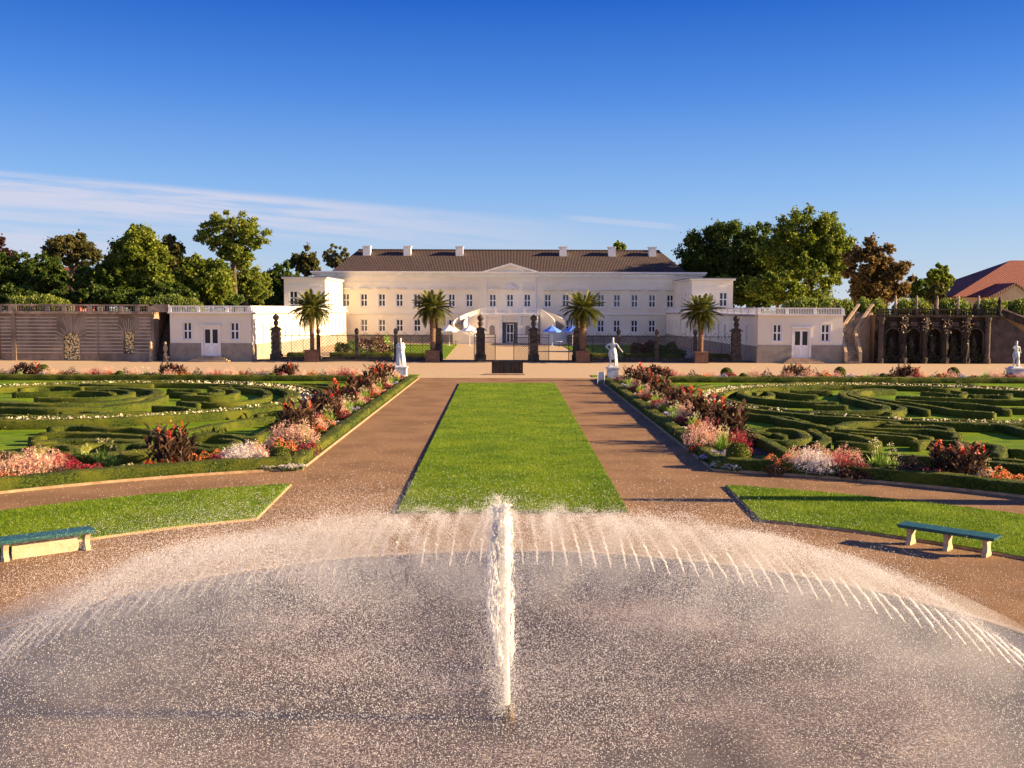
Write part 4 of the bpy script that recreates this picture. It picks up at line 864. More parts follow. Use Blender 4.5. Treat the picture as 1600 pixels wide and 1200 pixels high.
def window(parent, o, ud, nd, w, h, u, z, cols=2, rows=2, name='window', fr=.115, dep=.20):
    """window part: white frame (sub-parts: panes) set back in its opening"""
    ud, nd = Vector(ud), Vector(nd); key = (round(w,2), round(h,2), cols, rows, fr, name)
    if key not in WPROTO:
        f = MB(); f.bx(-w/2,-w/2+fr,-.04,.04,0,h).bx(w/2-fr,w/2,-.04,.04,0,h).bx(-w/2+fr,w/2-fr,-.04,.04,0,fr).bx(-w/2+fr,w/2-fr,-.04,.04,h-fr,h)
        for i in range(1, cols): x = -w/2+w*i/cols; f.bx(x-fr*.65,x+fr*.65,-.045,.045,fr,h-fr)
        for j in range(1, rows): z_ = h*j/rows; f.bx(-w/2+fr,w/2-fr,-.038,.038,z_-fr*.6,z_+fr*.6)
        me = f.build(name, 'white_paint').data; me2 = MB().bx(-w/2+.02,w/2-.02,-.01,.01,.02,h-.02).build('pane', 'glass').data
        for q in [q for q in COL.objects if q.data in (me, me2)]: bpy.data.objects.remove(q)
        WPROTO[key] = (me, me2)
    me, me2 = WPROTO[key]; a = bpy.data.objects.new(name, me); b_ = bpy.data.objects.new('pane', me2); COL.objects.link(a); COL.objects.link(b_); b_.parent = a
    p = Vector(o)+ud*u+Vector((0,0,z))-nd*dep; a.parent = parent; a.location = p-parent_off(parent); a.rotation_euler = (0,0,math.atan2(ud.y, ud.x)); return a
YP = 169.0
X0, X1 = X_at(492,YP), X_at(1097,YP); XM = (X0+X1)/2
zp = lambda y, Y=YP: Z_at(794, y, Y)
pal = thing('palace', 'long two-storey cream white palace with dark hipped tile roof and pediment', 'palace', (XM, YP, 0))
wu = [541,569,597,624.5,652,680,706,733.5,770,797,824,856,884,911,939,964,991.5,1019,1047]
wl_ = [569,597,624.5,652,680,706,733.5,856,884,911,939,964,991.5,1019]
ww = 1.10; uz = (5.75,7.85); lz = (1.65,3.65)
ops = [(X_at(p,YP)-ww/2, X_at(p,YP)+ww/2, *uz) for p in wu]+[(X_at(p,YP)-ww/2, X_at(p,YP)+ww/2, *lz) for p in wl_]
wall = MB(); facade(wall, (0,YP,0), (1,0,0), (0,-1,0), X0, X1, 0, 10.9, ops)
wall.bx(X0,X0+.3,YP+.02,YP+16,0,10.9).bx(X1-.3,X1,YP+.02,YP+16,0,10.9).bx(X0,X1,YP+15.7,YP+16,0,10.9).bx(X0+.31,X1-.31,YP+.9,YP+1.0,0,10.9)
wall.build('wall', 'plaster', pal)
for p in wu: window(pal, (0,YP,0),(1,0,0),(0,-1,0),ww,2.1,X_at(p,YP),uz[0])
for p in wl_: window(pal, (0,YP,0),(1,0,0),(0,-1,0),ww,2.0,X_at(p,YP),lz[0])
tr = MB()
tr.bx(X0-.35,X1+.35,YP-.50,YP+.3,10.95,11.25).bx(X0-.55,X1+.55,YP-.95,YP+.3,11.25,11.50)           # cornice
tr.bx(X0,X1,YP-.16,YP-.003,10.55,10.90).bx(X0,X1,YP-.20,YP-.003,4.50,4.68).bx(X0,X1,YP-.06,YP-.003,9.7,9.82)
tr.build('cornice', 'trim', pal)
for p in wu:
    x = X_at(p,YP); MB().bx(x-.98,x+.98,YP-.50,YP-.003,8.60,8.74).bx(x-.80,x+.80,YP-.14,YP-.003,8.48,8.62).build('window_hood', 'trim', pal)
    MB().bx(x-.75,x+.75,YP-.12,YP-.003,5.58,5.70).build('window_sill', 'trim', pal)
for p in wl_: x = X_at(p,YP); MB().bx(x-.72,x+.72,YP-.12,YP-.003,1.50,1.60).build('window_sill', 'trim', pal)
MB().bx(X0,X_at(755,YP),YP-.14,YP-.004,0,1.15).build('plinth', 'plinth', pal); MB().bx(X_at(840,YP),X1,YP-.14,YP-.004,0,1.15).build('plinth', 'plinth', pal)
# roof
ex0, ex1 = X_at(520,170), X_at(1071,170); rx0, rx1 = X_at(561,177.5), X_at(1029,177.5); ze, zr = 11.52, zp(391.5,177.5)
rm = MB(); rm.add([(ex0,YP+.2,ze),(ex1,YP+.2,ze),(ex1,YP+16,ze),(ex0,YP+16,ze),(rx0,177.2,zr),(rx1,177.2,zr)], [(0,1,5,4),(1,2,5),(2,3,4,5),(3,0,4),(0,3,2,1)]); ro = rm.build('roof', 'roof_dark', pal)
MB().tube([(rx0,177.2,zr+.05),(rx1,177.2,zr+.05)],.14,6).build('ridge_cap', 'roof_dark', ro)
tw = MB().bx(X0+.01,X1-.01,YP-.2,YP+16,11.50,11.52)
for px in (574,637,718,879,955,1018):
    x = X_at(px,175.5); z0_, z1_ = zp(397,175.5), zp(386.5,175.5); MB().bx(x-.62,x+.62,175.0,176.3,z0_-.6,z1_).bx(x-.72,x+.72,174.9,176.4,z1_,z1_+.16).build('chimney', 'trim', ro)
# pediment and shallow centre block
pa_, pb_ = X_at(755,168.4), X_at(840,168.4); pc = (pa_+pb_)/2; ap = zp(411,168.4)
pd = MB(); pd.xprism([(pa_+.3,11.52),(pb_-.3,11.52),(pc,ap-.25)], 168.62, 171.0); pd.build('pediment', 'plaster', pal)
q = MB(); 
for s_, a, b_ in ((1,(pa_-.2,11.50),(pc,ap)),(-1,(pb_+.2,11.50),(pc,ap))): q.xprism([a,b_,(b_[0],b_[1]-.32),(a[0]+s_*.9,a[1])], 168.2, 172.5)
q.build('pediment_moulding', 'trim', pal)
for q_ in (pa_+.2, pb_-.5): MB().bx(q_,q_+.3,YP-.12,YP-.004,4.7,10.5).build('pilaster_strip', 'trim', pal)
x9 = X_at(797,YP); MB().xprism([(x9-1.35,8.75),(x9+1.35,8.75),(x9,9.55)], YP-.32, YP-.005).build('window_gable', 'trim', pal)
# portico with terrace
yq = 163.5; qa, qb = X_at(752,yq), X_at(841,yq)
op = [(X_at(785,yq),X_at(809,yq),0,3.3)]; pq = MB(); facade(pq,(0,yq,0),(1,0,0),(0,-1,0),qa,qb,0,4.35,op,.8)
pq.bx(qa,qa+.25,yq+.01,YP-.01,0,4.35).bx(qb-.25,qb,yq+.01,YP-.01,0,4.35)
po = pq.build('portico', 'plaster', pal)
MB().bx(qa-.25,qb+.25,yq-.3,YP-.02,4.36,4.72).bx(qa-.1,qb+.1,yq-.18,yq-.01,3.75,3.9).build('terrace_slab', 'trim', po)
MB().bx(op[0][0],op[0][1],yq+.82,yq+.9,0,3.3).build('door', 'slate', po); window(po,(0,yq,0),(1,0,0),(0,-1,0),1.2,3.0,(op[0][0]+op[0][1])/2,.05,2,2,'door_window',dep=.7)
rb = MB(); rb.bx(qa-.1,qb+.1,yq-.1,yq+.05,5.42,5.52); rb.bx(qa-.1,qb+.1,yq-.1,yq+.05,4.73,4.80)
for i in range(45): x = qa+(qb-qa)*i/44; rb.box((x,yq-.02,5.1),(.045 if i%11 else .28,.045 if i%11 else .22,.66 if i%11 else .8))
rb.build('terrace_railing', 'trim', po)
for px in (769,825): 
    x = X_at(px,yq); m = MB().bx(x-.42,x+.42,yq-.03,yq-.004,1.4,2.4); m.xprism([(x+.42*math.cos(a),2.4+.42*math.sin(a)) for a in [math.pi*i/12 for i in range(13)]], yq-.03, yq-.004); m.build('niche', 'plinth', po)
for px in (757,782,812,837): x = X_at(px,yq); MB().bx(x-.28,x+.28,yq-.12,yq-.004,0,4.34).build('pilaster_strip', 'trim', po)
# curving double stair
for sg in (-1, 1):
    n = 26; cx = (qa if sg<0 else qb); mi = MB(); mo = MB(); st = MB()
    def sp_(f, r): # f 0 (ground) .. 1 (terrace)
        a = math.pi*(f-.5); return (cx+sg*(.35+(3.1+r)*math.cos(a)), 162.0+(3.1+r)*math.sin(a))
    for rofs, mb_ in ((-.85, mi), (.85, mo)):
        for i in range(n):
            f0, f1 = i/n, (i+1)/n; a = sp_(f0, rofs); b_ = sp_(f1, rofs); z0_, z1_ = 4.5*f0, 4.5*f1; a2 = sp_(f0, rofs+.16); b2 = sp_(f1, rofs+.16)
            mb_.add([(*a,0),(*b_,0),(*b2,0),(*a2,0),(*a,z0_+.95),(*b_,z1_+.95),(*b2,z1_+.95),(*a2,z0_+.95)], [(0,1,2,3),(4,5,6,7),(0,1,5,4),(2,3,7,6),(3,0,4,7),(1,2,6,5)])
    for i in range(n):
        a = sp_(i/n,-.7); b_ = sp_((i+1)/n,-.7); a2 = sp_(i/n,.84); b2 = sp_((i+1)/n,.84); z = 4.5*(i+1)/n
        st.add([(*a,0),(*b_,0),(*b2,0),(*a2,0),(*a,z),(*b_,z),(*b2,z),(*a2,z)], [(0,1,2,3),(4,5,6,7),(0,1,5,4),(2,3,7,6),(3,0,4,7),(1,2,6,5)])
    sx = st.build('curved_stair', 'plinth', pal); mi.build('parapet', 'plaster', sx); mo.build('parapet', 'plaster', sx)
# corner towers
for sg in (-1, 1):
    xi, xo = XM+sg*27.2, XM+sg*33.3; y0 = 152.5; a, b_ = min(xi,xo), max(xi,xo); zt = 9.75
    tw = MB(); wx = XM+sg*31.9
    facade(tw,(0,y0,0),(1,0,0),(0,-1,0),a,b_,4.5,zt,[(wx-.6,wx+.6,5.9,8.0)])
    ys = [155.5,158.0,161.5,164.0]; facade(tw,(xi,0,0),(0,1,0),(-sg,0,0),y0,YP,4.5,zt,[(y-.4,y+.4,5.9,7.9) for y in ys])
    tw.bx(min(xo,xo-sg*.2),max(xo,xo-sg*.2),y0+.01,YP+3,0,zt); tw.bx(a+.3,b_-.3,y0+.8,y0+.9,4.5,zt); tw.bx(min(xi+sg*.8,xi+sg*.9),max(xi+sg*.8,xi+sg*.9),y0+.95,YP,4.5,zt)
    tt = tw.build('corner_tower', 'plaster', pal)
    window(tt,(0,y0,0),(1,0,0),(0,-1,0),1.2,2.1,wx,5.9)
    for y in ys: window(tt,(xi,0,0),(0,1,0),(-sg,0,0),.8,2.0,y,5.9)
    MB().bx(a-.3,b_+.3,y0-.3,YP-.65,zt+.01,zt+.28).build('tower_cornice', 'trim', tt); MB().bx(a-.45,b_+.45,y0-.45,YP-.65,zt+.29,zt+.37).build('tower_roof', 'slate', tt)
    MB().bx(a+.6,b_-.6,y0-.06,y0-.003,8.75,8.85).build('tower_moulding', 'trim', tt)
# ------------------------------------------------------------------ gallery wings with front pavilions
YF = 105.0
for sg, xi_p, xo_p, wins, door, nm in ((-1,392,265,(292,366),329,'left'),(1,1185,1318,(1215.5,1291),1253.5,'right')):
    xi, xo = X_at(xi_p,YF), X_at(xo_p,YF); a, b_ = min(xi,xo), max(xi,xo); zt = 4.88
    t = thing('gallery_wing', 'single-storey white gallery wing with flat railed roof on the %s of the court' % nm, 'pavilion', ((a+b_)/2, YF, 0))
    sx = .45
    ops = [(X_at(p,YF)-sx, X_at(p,YF)+sx, 2.2, 4.0) for p in wins]; dx = X_at(door,YF); ops.append((dx-.78,dx+.78,.55,3.45))
    wb = MB(); facade(wb,(0,YF,0),(1,0,0),(0,-1,0),a,b_,0,zt,ops)
    YE = 166.5; wy = [166.5-4.3*i for i in ()]; wy = [163.8,160,156.2,152.4,147.8,144.2,140.6,136.2,132.6,129,124.6,121,113.6,110]
    facade(wb,(xi,0,0),(0,1,0),(-sg,0,0),YF,YE,0,zt,[(y-.42,y+.42,1.75,3.75) for y in wy]+[(116.6,117.8,0,3.2)])
    wb.bx(min(xo,xo-sg*.25),max(xo,xo-sg*.25),YF+.01,YE,0,zt); wb.bx(a,b_,YF+.3,YE,zt-.10,zt-.02); wb.bx(a+.4,b_-.4,YF+.7,YF+.8,0,zt-.11); wb.bx(min(xi+sg*.7,xi+sg*.8),max(xi+sg*.7,xi+sg*.8),YF+.85,YE,0,zt-.11); wb.bx(a,b_,YE-.2,YE,0,zt-.11)
    wb.build('wall', 'plaster', t)
    for p in wins: window(t,(0,YF,0),(1,0,0),(0,-1,0),2*sx,1.8,X_at(p,YF),2.2); x=X_at(p,YF); MB().bx(x-sx-.12,x-sx,YF-.05,YF-.003,2.1,4.1).bx(x+sx,x+sx+.12,YF-.05,YF-.003,2.1,4.1).bx(x-sx,x+sx,YF-.05,YF-.003,4.0,4.1).bx(x-sx,x+sx,YF-.07,YF-.003,2.1,2.2).build('window_surround', 'trim', t)
    for y in wy: window(t,(xi,0,0),(0,1,0),(-sg,0,0),.84,2.0,y,1.75,1,2)
    d = MB().bx(dx-.78,dx+.78,YF+.12,YF+.18,.56,3.45).build('door', 'white_paint', t)
    for s_ in (-1,1):
        MB().bx(dx+s_*.38-.26,dx+s_*.38+.26,YF+.105,YF+.119,1.85,3.25).build('door_pane', 'glass', d)
        MB().bx(dx+s_*.38-.27,dx+s_*.38+.27,YF+.10,YF+.119,.75,1.55).build('door_panel', 'trim', d)
    MB().tube([(dx+.05,YF+.06,1.65),(dx+.13,YF+.06,1.65)],.02,6).build('handle', 'iron', d)
    MB().bx(dx-1.0,dx-.78,YF-.08,YF-.003,.55,3.62).bx(dx+.78,dx+1.0,YF-.08,YF-.003,.55,3.62).bx(dx-.78,dx+.78,YF-.08,YF-.003,3.45,3.62).bx(dx-1.1,dx+1.1,YF-.22,YF-.003,3.63,3.74).build('door_surround', 'trim', t)
    s = MB()
    for k in range(4): s.bx(dx-1.2-.28*(3-k),dx+1.2+.28*(3-k),YF-.35-.3*(3-k),YF-.10,.14*k,.14*k+.14)
    s.build('door_steps', 'limestone', t)
    MB().bx(a-.05,dx-1.01,YF-.09,YF-.004,0,1.85).bx(dx+1.01,b_+.05,YF-.09,YF-.004,0,1.85).bx(*sorted((xi,xi-sg*.08)),YF+.0,116.5,0,1.7).bx(*sorted((xi,xi-sg*.08)),117.9,YE,0,1.5).build('plinth', 'plinth', t)
    MB().bx(a-.12,b_+.12,YF-.30,YF+.1,zt,zt+.16).bx(*sorted((xi+sg*.0,xi-sg*.30)),YF+.1,YE,zt,zt+.16).bx(a,b_,YF+.11,YE,zt,zt+.05).build('cornice', 'trim', t)
    rl = MB(); z0_, z1_ = zt+.17, 5.68
    rl.bx(a,b_,YF-.12,YF+.02,z1_-.10,z1_).bx(*sorted((xi-sg*.12,xi+sg*.02)),YF+.03,YE,z1_-.10,z1_)
    n = int((b_-a)/.17)
    for i in range(n+1): x = a+.05+(b_-a-.1)*i/n; big = (i % 17 == 0) or i == n; rl.box((x,YF-.05,(z0_+z1_-.1)/2),((.30 if big else .07),(.16 if big else .06),z1_-.10-z0_))
    n = int((YE-YF)/.22)
    for i in range(n+1): y = YF+.3+(YE-YF-.5)*i/n; big = i % 16 == 0; rl.box((xi-sg*.05,y,(z0_+z1_-.1)/2),((.14 if big else .06),(.5 if big else .11),z1_-.10-z0_))
    rl.build('roof_railing', 'trim', t)
# ------------------------------------------------------------------ terraces, retaining walls
def grove(name, x0, x1, y0, y1, z): return None
def mosaic_mat():
    m, nt, b = new_mat('mosaic'); g = N(nt,'ShaderNodeNewGeometry'); v_ = N(nt,'ShaderNodeTexVoronoi', Scale=9); nt.links.new(g.outputs['Position'], v_.inputs['Vector'])
    r = N(nt,'ShaderNodeValToRGB'); r.color_ramp.interpolation='CONSTANT'; e = r.color_ramp.elements; e[0].color=(.03,.035,.02,1); e[1].position=.42; e[1].color=(.75,.52,.16,1); x=e.new(.72); x.color=(.16,.17,.06,1); x=e.new(.80); x.color=(.80,.66,.38,1)
    s = N(nt,'ShaderNodeSeparateColor'); nt.links.new(v_.outputs['Color'], s.inputs[0]); nt.links.new(s.outputs[0], r.inputs[0]); nt.links.new(r.outputs[0], b.inputs['Base Color']); b.inputs['Roughness'].default_value=.4; return m
M['mosaic'] = mosaic_mat()
def balusters(m, x0, x1, y, z0, z1, sp=.24, r=.075, ud=(1,0)):
    n = max(1,int((x1-x0)/sp))
    for i in range(n):
        x = x0+(i+.5)*(x1-x0)/n; h = z1-z0; m.lathe([(r*.9,0),(r*.9,h*.1),(r*.45,h*.2),(r,h*.45),(r*.5,h*.75),(r*.8,h*.9),(r*.8,h)], c=(x,y,z0), n=7)
YW = 105.2
tA, tB = -52.0, X_at(235,YW); 
tl = thing('terrace_wall', 'banded sandstone terrace wall with balustrade at the left of the white wing', 'wall', (tA,YW,0))
ac = X_at(110.5,YW); qc = X_at(200.5,YW); aw = .82
wb = MB(); facade(wb,(0,YW,0),(1,0,0),(0,-1,0),tA,tB,0,4.8,[(ac-aw,ac+aw,.05,2.95),(qc-.5,qc+.5,.75,3.0)],.6)
wb.bx(tA,tB,YW+1.2,YW+1.4,0,4.75).bx(tB-.02,tB+.3,YW,YW+1.5,0,4.79); wb.build('wall', 'stone_wall', tl)
g_ = MB()
for k in range(12):
    z = .78+.36*k
    if z > 4.7: break
    segs = [(tA,ac-aw-.35-.28*max(0,min(5,(z-1.4)/.45)),),]
    ga = aw+.10+(.0 if z<2.0 else .55); gq = .5+.10+(.0 if z<2.95 else .45)
    for s0, s1 in ((tA,ac-ga),(ac+ga,qc-gq),(qc+gq,tB)): g_.bx(s0,s1,YW-.05,YW-.002,z,z+.11)  # pale strips: sun grazing the course tops, put into the colour
for i in range(9):
    a = math.pi*(i+.5)/9; c_, s_ = math.cos(a), math.sin(a); p0 = Vector((ac+c_*(aw+.08),YW-.03,2.1+s_*(aw+.08))); l = .75 if abs(c_)>.5 else 1.55; p1 = p0+Vector((c_,0,s_))*l
    if p1.z>4.7: p1 = p0+(p1-p0)*((4.7-p0.z)/(p1.z-p0.z))
    g_.tube([p0,p1],.045,4)
for i in range(-3,4): g_.tube([(qc+i*.16,YW-.03,3.08),(qc+i*(.26 if abs(i)<3 else .33),YW-.03,3.7+.22*(3-abs(i)))],.04,4)
g_.build('lit_bands_and_rays', 'pale_lit_stone', tl)
ar_ = MB(); ar_.xprism([(ac+(aw-.02)*math.cos(a),2.1+(aw-.02)*math.sin(a)) for a in [math.pi*i/14 for i in range(15)]], YW+.14, YW+.2); ar_.bx(ac-aw+.02,ac+aw-.02,YW+.14,YW+.2,.1,2.1); ar_.bx(qc-.48,qc+.48,YW+.14,YW+.2,.77,2.98); ar_.build('gilded_grille', 'mosaic', tl)
sp2 = MB()
for sg in (-1,1): sp2.xprism([(ac+sg*aw,2.1)]+[(ac+sg*aw*math.cos(a),2.1+aw*math.sin(a)) for a in [math.pi/2*i/7 for i in range(1,8)]]+[(ac+sg*aw,2.96)], YW-.001, YW+.3)
sp2.build('arch_spandrel', 'stone_wall', tl)
bl = MB(); bl.bx(tA,tB+.3,YW-.35,YW+.4,4.80,5.0); bl.bx(tA,tB+.3,YW-.16,YW+.16,5.62,5.78); bl.bx(tA,tB+.3,YW-.18,YW+.18,5.0,5.07)
pps = [-60,17,24,75,101,141,158,190,215,235]; xs = [max(tA,X_at(p,YW)) for p in pps]
for x in xs: bl.box((x,YW,5.33),(.42,.34,.62))
for p0, p1 in zip(xs[:-1], xs[1:]): balusters(bl, p0+.22, p1-.22, YW, 5.07, 5.62)
bl.build('balustrade', 'balustrade', tl, False)
MB().bx(X_at(17,YW),X_at(24,YW),YW-.12,YW-.003,0,4.79).build('pilaster', 'stone_wall', tl); MB().bx(X_at(151,YW),X_at(153,YW),YW-.10,YW-.003,0,4.79).build('pilaster', 'stone_wall', tl)
# stair in the gap at the left
ts_ = thing('garden_stair', 'shaded stone stair between the banded wall and the left white wing', 'stairs', (tB+1,YW,0)); s = MB()
xa, xb = tB+.32, X_at(264,YW)
for k in range(16): s.bx(xa,xb,YW+.3+.32*k,YW+6.5,.32*k,.32*k+.32)
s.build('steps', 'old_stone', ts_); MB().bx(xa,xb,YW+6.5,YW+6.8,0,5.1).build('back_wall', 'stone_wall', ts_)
rr_ = [MB().bx(xa-.05+q*(xb-xa-.1),xa+.15+q*(xb-xa-.1),YW-1.5,YW+.2,0,.5).build('newel_wall','balustrade',ts_) for q in (0,1)]
MB().bx(xa-.4,xb,YW-.16,YW+.16,5.0,5.78).build('balustrade', 'balustrade', ts_)
for q, dz in ((0,'left'),(1,'right')):
    x = xa+.05+q*(xb-xa-.1); tag(MB().lathe([(.24,0),(.24,.25),(.15,.35),(.20,.7),(.10,1.0),(.24,1.15),(.22,1.5),(.12,1.7),(.17,1.85),(.05,2.05)], c=(x,YW-1.2,0), n=10).build('carved_post','limestone',None,True), 'small carved sunlit stone newel post, %s foot of the shaded stair' % dz, 'post', 'carved stair posts')
struct(MB().bx(-75,X_at(264,YW)-.4,YW+7,YW+14,0,5.0).build('terrace', 'soil')); struct(MB().bx(-75,tB,YW+1.5,YW+6.9,0,4.98).build('terrace', 'gravel'))
# grotto on the right
gA, gB = X_at(1373,YW), X_at(1548,YW)
gr = thing('grotto_cascade', 'dark shell-encrusted grotto wall with arched niches below a balustrade at right', 'grotto', (gA,YW,0))
nic = [X_at(p,YW) for p in (1396,1428,1461,1493,1526)]
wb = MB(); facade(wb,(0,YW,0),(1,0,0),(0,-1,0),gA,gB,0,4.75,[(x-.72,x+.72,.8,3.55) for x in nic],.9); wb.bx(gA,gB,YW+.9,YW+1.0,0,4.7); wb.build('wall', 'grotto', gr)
for x in nic:
    m = MB(); n = 12
    for i in range(n):
        a0, a1 = math.pi*i/n, math.pi*(i+1)/n; m.xprism([(x+.72*math.cos(a0),2.85+.72*math.sin(a0)),(x+.86*math.cos(a0),2.85+.86*math.sin(a0)),(x+.86*math.cos(a1),2.85+.86*math.sin(a1)),(x+.72*math.cos(a1),2.85+.72*math.sin(a1))], YW-.10, YW-.003)
    m.bx(x-.86,x-.72,YW-.10,YW-.003,.7,2.85).bx(x+.72,x+.86,YW-.10,YW-.003,.7,2.85).box((x,YW-.10,4.05),(.7,.16,.45)); nn_ = m.build('niche_frame', 'grotto_trim', gr)
    for sg in (-1,1): MB().xprism([(x+sg*.719,3.55),(x+sg*.719,2.85)]+[(x+sg*.719*math.cos(a),2.85+.70*math.sin(a)) for a in [math.pi/2*i/6 for i in range(1,7)]], YW+.002, YW+.3).build('arch_spandrel', 'grotto', nn_)
    MB().lathe([(.30,0),(.42,.2),(.25,.5),(.30,.9),(.38,1.2),(.2,1.6),(.22,1.8),(.05,2.1)], c=(x,YW+.5,.7), n=9).build('niche_figure', 'old_stone', nn_, True)
col_ = [gA+.25]+[(nic[i]+nic[i+1])/2 for i in range(4)]+[X_at(1543,YW)]
for i, x in enumerate(col_):
    mb = MB().lathe([(.42,0),(.42,.5),(.30,.7),(.34,1.6),(.27,2.6),(.36,3.3),(.30,4.0),(.42,4.5),(.42,4.74)] if 0<i<5 else [(.36,0),(.36,.5),(.27,.6),(.27,4.3),(.36,4.5),(.36,4.74)], c=(x,YW-.25,0), n=14)
    if 0 < i < 5:
        V = np.array(mb.v); V[:,:2] += RNG.normal(size=(len(V),2))*.05; mb.v = [tuple(v) for v in V]
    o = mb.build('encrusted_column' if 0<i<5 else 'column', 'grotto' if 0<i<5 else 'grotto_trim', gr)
    if 0 < i < 5:
        C = np.stack([x+RNG.normal(size=70)*.28, YW-.55+RNG.normal(size=70)*.12, 3.9+RNG.normal(size=70)*.45],1); npobj('hanging_shells', *leaves(C, RNG.uniform(.08,.2,70), 1.2), 'bench_stone', o)['kind'] = 'stuff'
n_ = 5200; xv = RNG.uniform(gA,gB,n_); zv = RNG.uniform(0,1,n_)**1.4*4.3+.05; kv = (np.sin(xv*2.9+zv*.7)+.7*np.sin(zv*2.3+xv*.9)+RNG.normal(size=n_)*.5) > .35; Cv = np.stack([xv,YW-.12-abs(RNG.normal(size=n_))*.14,zv],1)[kv]; npobj('ivy', *leaves(Cv, RNG.uniform(.08,.2,len(Cv)), 1.3), 'tr_ivy', gr)['kind'] = 'stuff'
bl = MB(); bl.bx(gA-.1,gB+1.2,YW-.50,YW+.5,4.76,4.96); bl.bx(gA-.1,gB+1.2,YW-.16,YW+.16,5.48,5.62); bs = [gA+.1]+[X_at(p,YW) for p in (1399,1432,1464,1497,1529,1562)]
for x in bs: bl.box((x,YW,5.22),(.42,.34,.52))
for p0, p1 in zip(bs[:-1], bs[1:]): balusters(bl, p0+.22, p1-.22, YW, 4.96, 5.48)
bl.build('balustrade', 'grotto', gr)
for px in (1399,1432,1464,1497,1529): 
    x = X_at(px,YW); tag(MB().lathe([(.17,0),(.17,.12),(.10,.18),(.15,.5),(.11,.75),(.17,.98),(.08,1.12),(.11,1.22),(.02,1.38)], c=(x,YW,5.62), n=9, sx=1, sy=.8).build('small_figure','balustrade',None,True), 'small weathered stone figure on the grotto balustrade, %s from left' % ORD[(1399,1432,1464,1497,1529).index(px)], 'statue', 'figures on the grotto balustrade')
# stair wall with sloping parapet at far right
x5 = gB; wb = MB(); wb.xprism([(x5,0),(62,0),(62,.8),(X_at(1600,YW),3.4),(X_at(1566,YW),4.9),(x5,4.9)], YW+.1, YW+.7); gq = thing('stair_wall','dark ashlar stair wall with a parapet sloping down to the right edge','wall',(x5,YW,0)); wb.build('wall','grotto_trim',gq)
wb = MB(); a, b_ = Vector((X_at(1563,YW),0,5.35)), Vector((62,0,1.1)); wb.xprism([(a.x,a.z-.45),(a.x,a.z+.25),(b_.x,b_.z+.25),(b_.x,b_.z-.45)], YW-.15, YW+.09); wb.build('parapet','grotto',gq); wb = MB(); wb.xprism([(a.x,a.z+.26),(a.x,a.z+.42),(b_.x,b_.z+.42),(b_.x,b_.z+.26)], YW-.25, YW+.15); wb.build('coping','balustrade',gq)
tag(MB().lathe([(.28,0),(.28,.2),(.16,.3),(.26,.7),(.15,1.2),(.22,1.5),(.1,1.8),(.03,2.0)], c=(X_at(1561,YW),YW-.1,4.9), n=10).build('small_figure','grotto',None,True), 'dark stone figure at the head of the far right stair', 'statue')
struct(MB().bx(X_at(1322,YW),75,YW+7,YW+14,0,5.0).build('terrace','soil')); struct(MB().bx(gA,75,YW+1.1,YW+6.9,0,4.98).build('terrace','gravel'))
# the sunlit stair between the right wing and the grotto
st = thing('garden_stair', 'narrow sunlit stone stair with curved parapets right of the right white wing', 'stairs', (X_at(1336,YW),YW,0))
s = MB(); ys0 = YW-1.2
xl0, xr0 = X_at(1326,104), X_at(1345,104); path = []
for k in range(22):
    f = k/21; z = .235*(k+1); sh = .25*f/.45 if f<.45 else .25+2.15*((f-.45)/.55)**1.1
    y = ys0+(.27*k if k<10 else 2.43+.11*(k-9)); path.append((xl0+sh, xr0+sh, y, z)); s.bx(xl0+sh,xr0+sh,y,y+(.6 if k<21 else 4.0),0,z); s.bx(xl0+sh,xr0+sh,y-.04,y+.05,z-.045,z+.004)
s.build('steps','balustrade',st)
for e in (0,1):
    m = MB(); q = MB()
    for k,(p, p2) in enumerate(zip(path[:-1], path[1:])):
        a_, b_ = (p[e]-.24, p2[e]-.24) if e==0 else (p[e], p2[e]); hh = .25
        def slab(mb, z0a, z0b, z1a, z1b, w0, w1): mb.add([(a_+w0,p[2],z0a),(a_+w1,p[2],z0a),(b_+w1,p2[2],z0b),(b_+w0,p2[2],z0b),(a_+w0,p[2],z1a),(a_+w1,p[2],z1a),(b_+w1,p2[2],z1b),(b_+w0,p2[2],z1b)], [(0,3,2,1),(4,5,6,7),(0,1,5,4),(1,2,6,5),(2,3,7,6),(3,0,4,7)])
        slab(m, 0, 0, p[3]+.12, p2[3]+.12, 0, .24); slab(q, p[3]+.80, p2[3]+.80, p[3]+.95, p2[3]+.95, -.03, .27)
        q.box((a_+.12,p[2]+.12,p[3]+.46),(.10,.10,.72)) if k%6 else q.box((a_+.12,p[2]+.12,p[3]+.50),(.27,.27,.95))
    w_ = m.build('side_wall','stone_wall' if e==0 else 'limestone',st); q.build('handrail','limestone',w_)
MB().bx(X_at(1321,YW+6),gA+.1,YW+6.0,YW+6.4,0,5.6).build('back_wall','stone_wall',st)
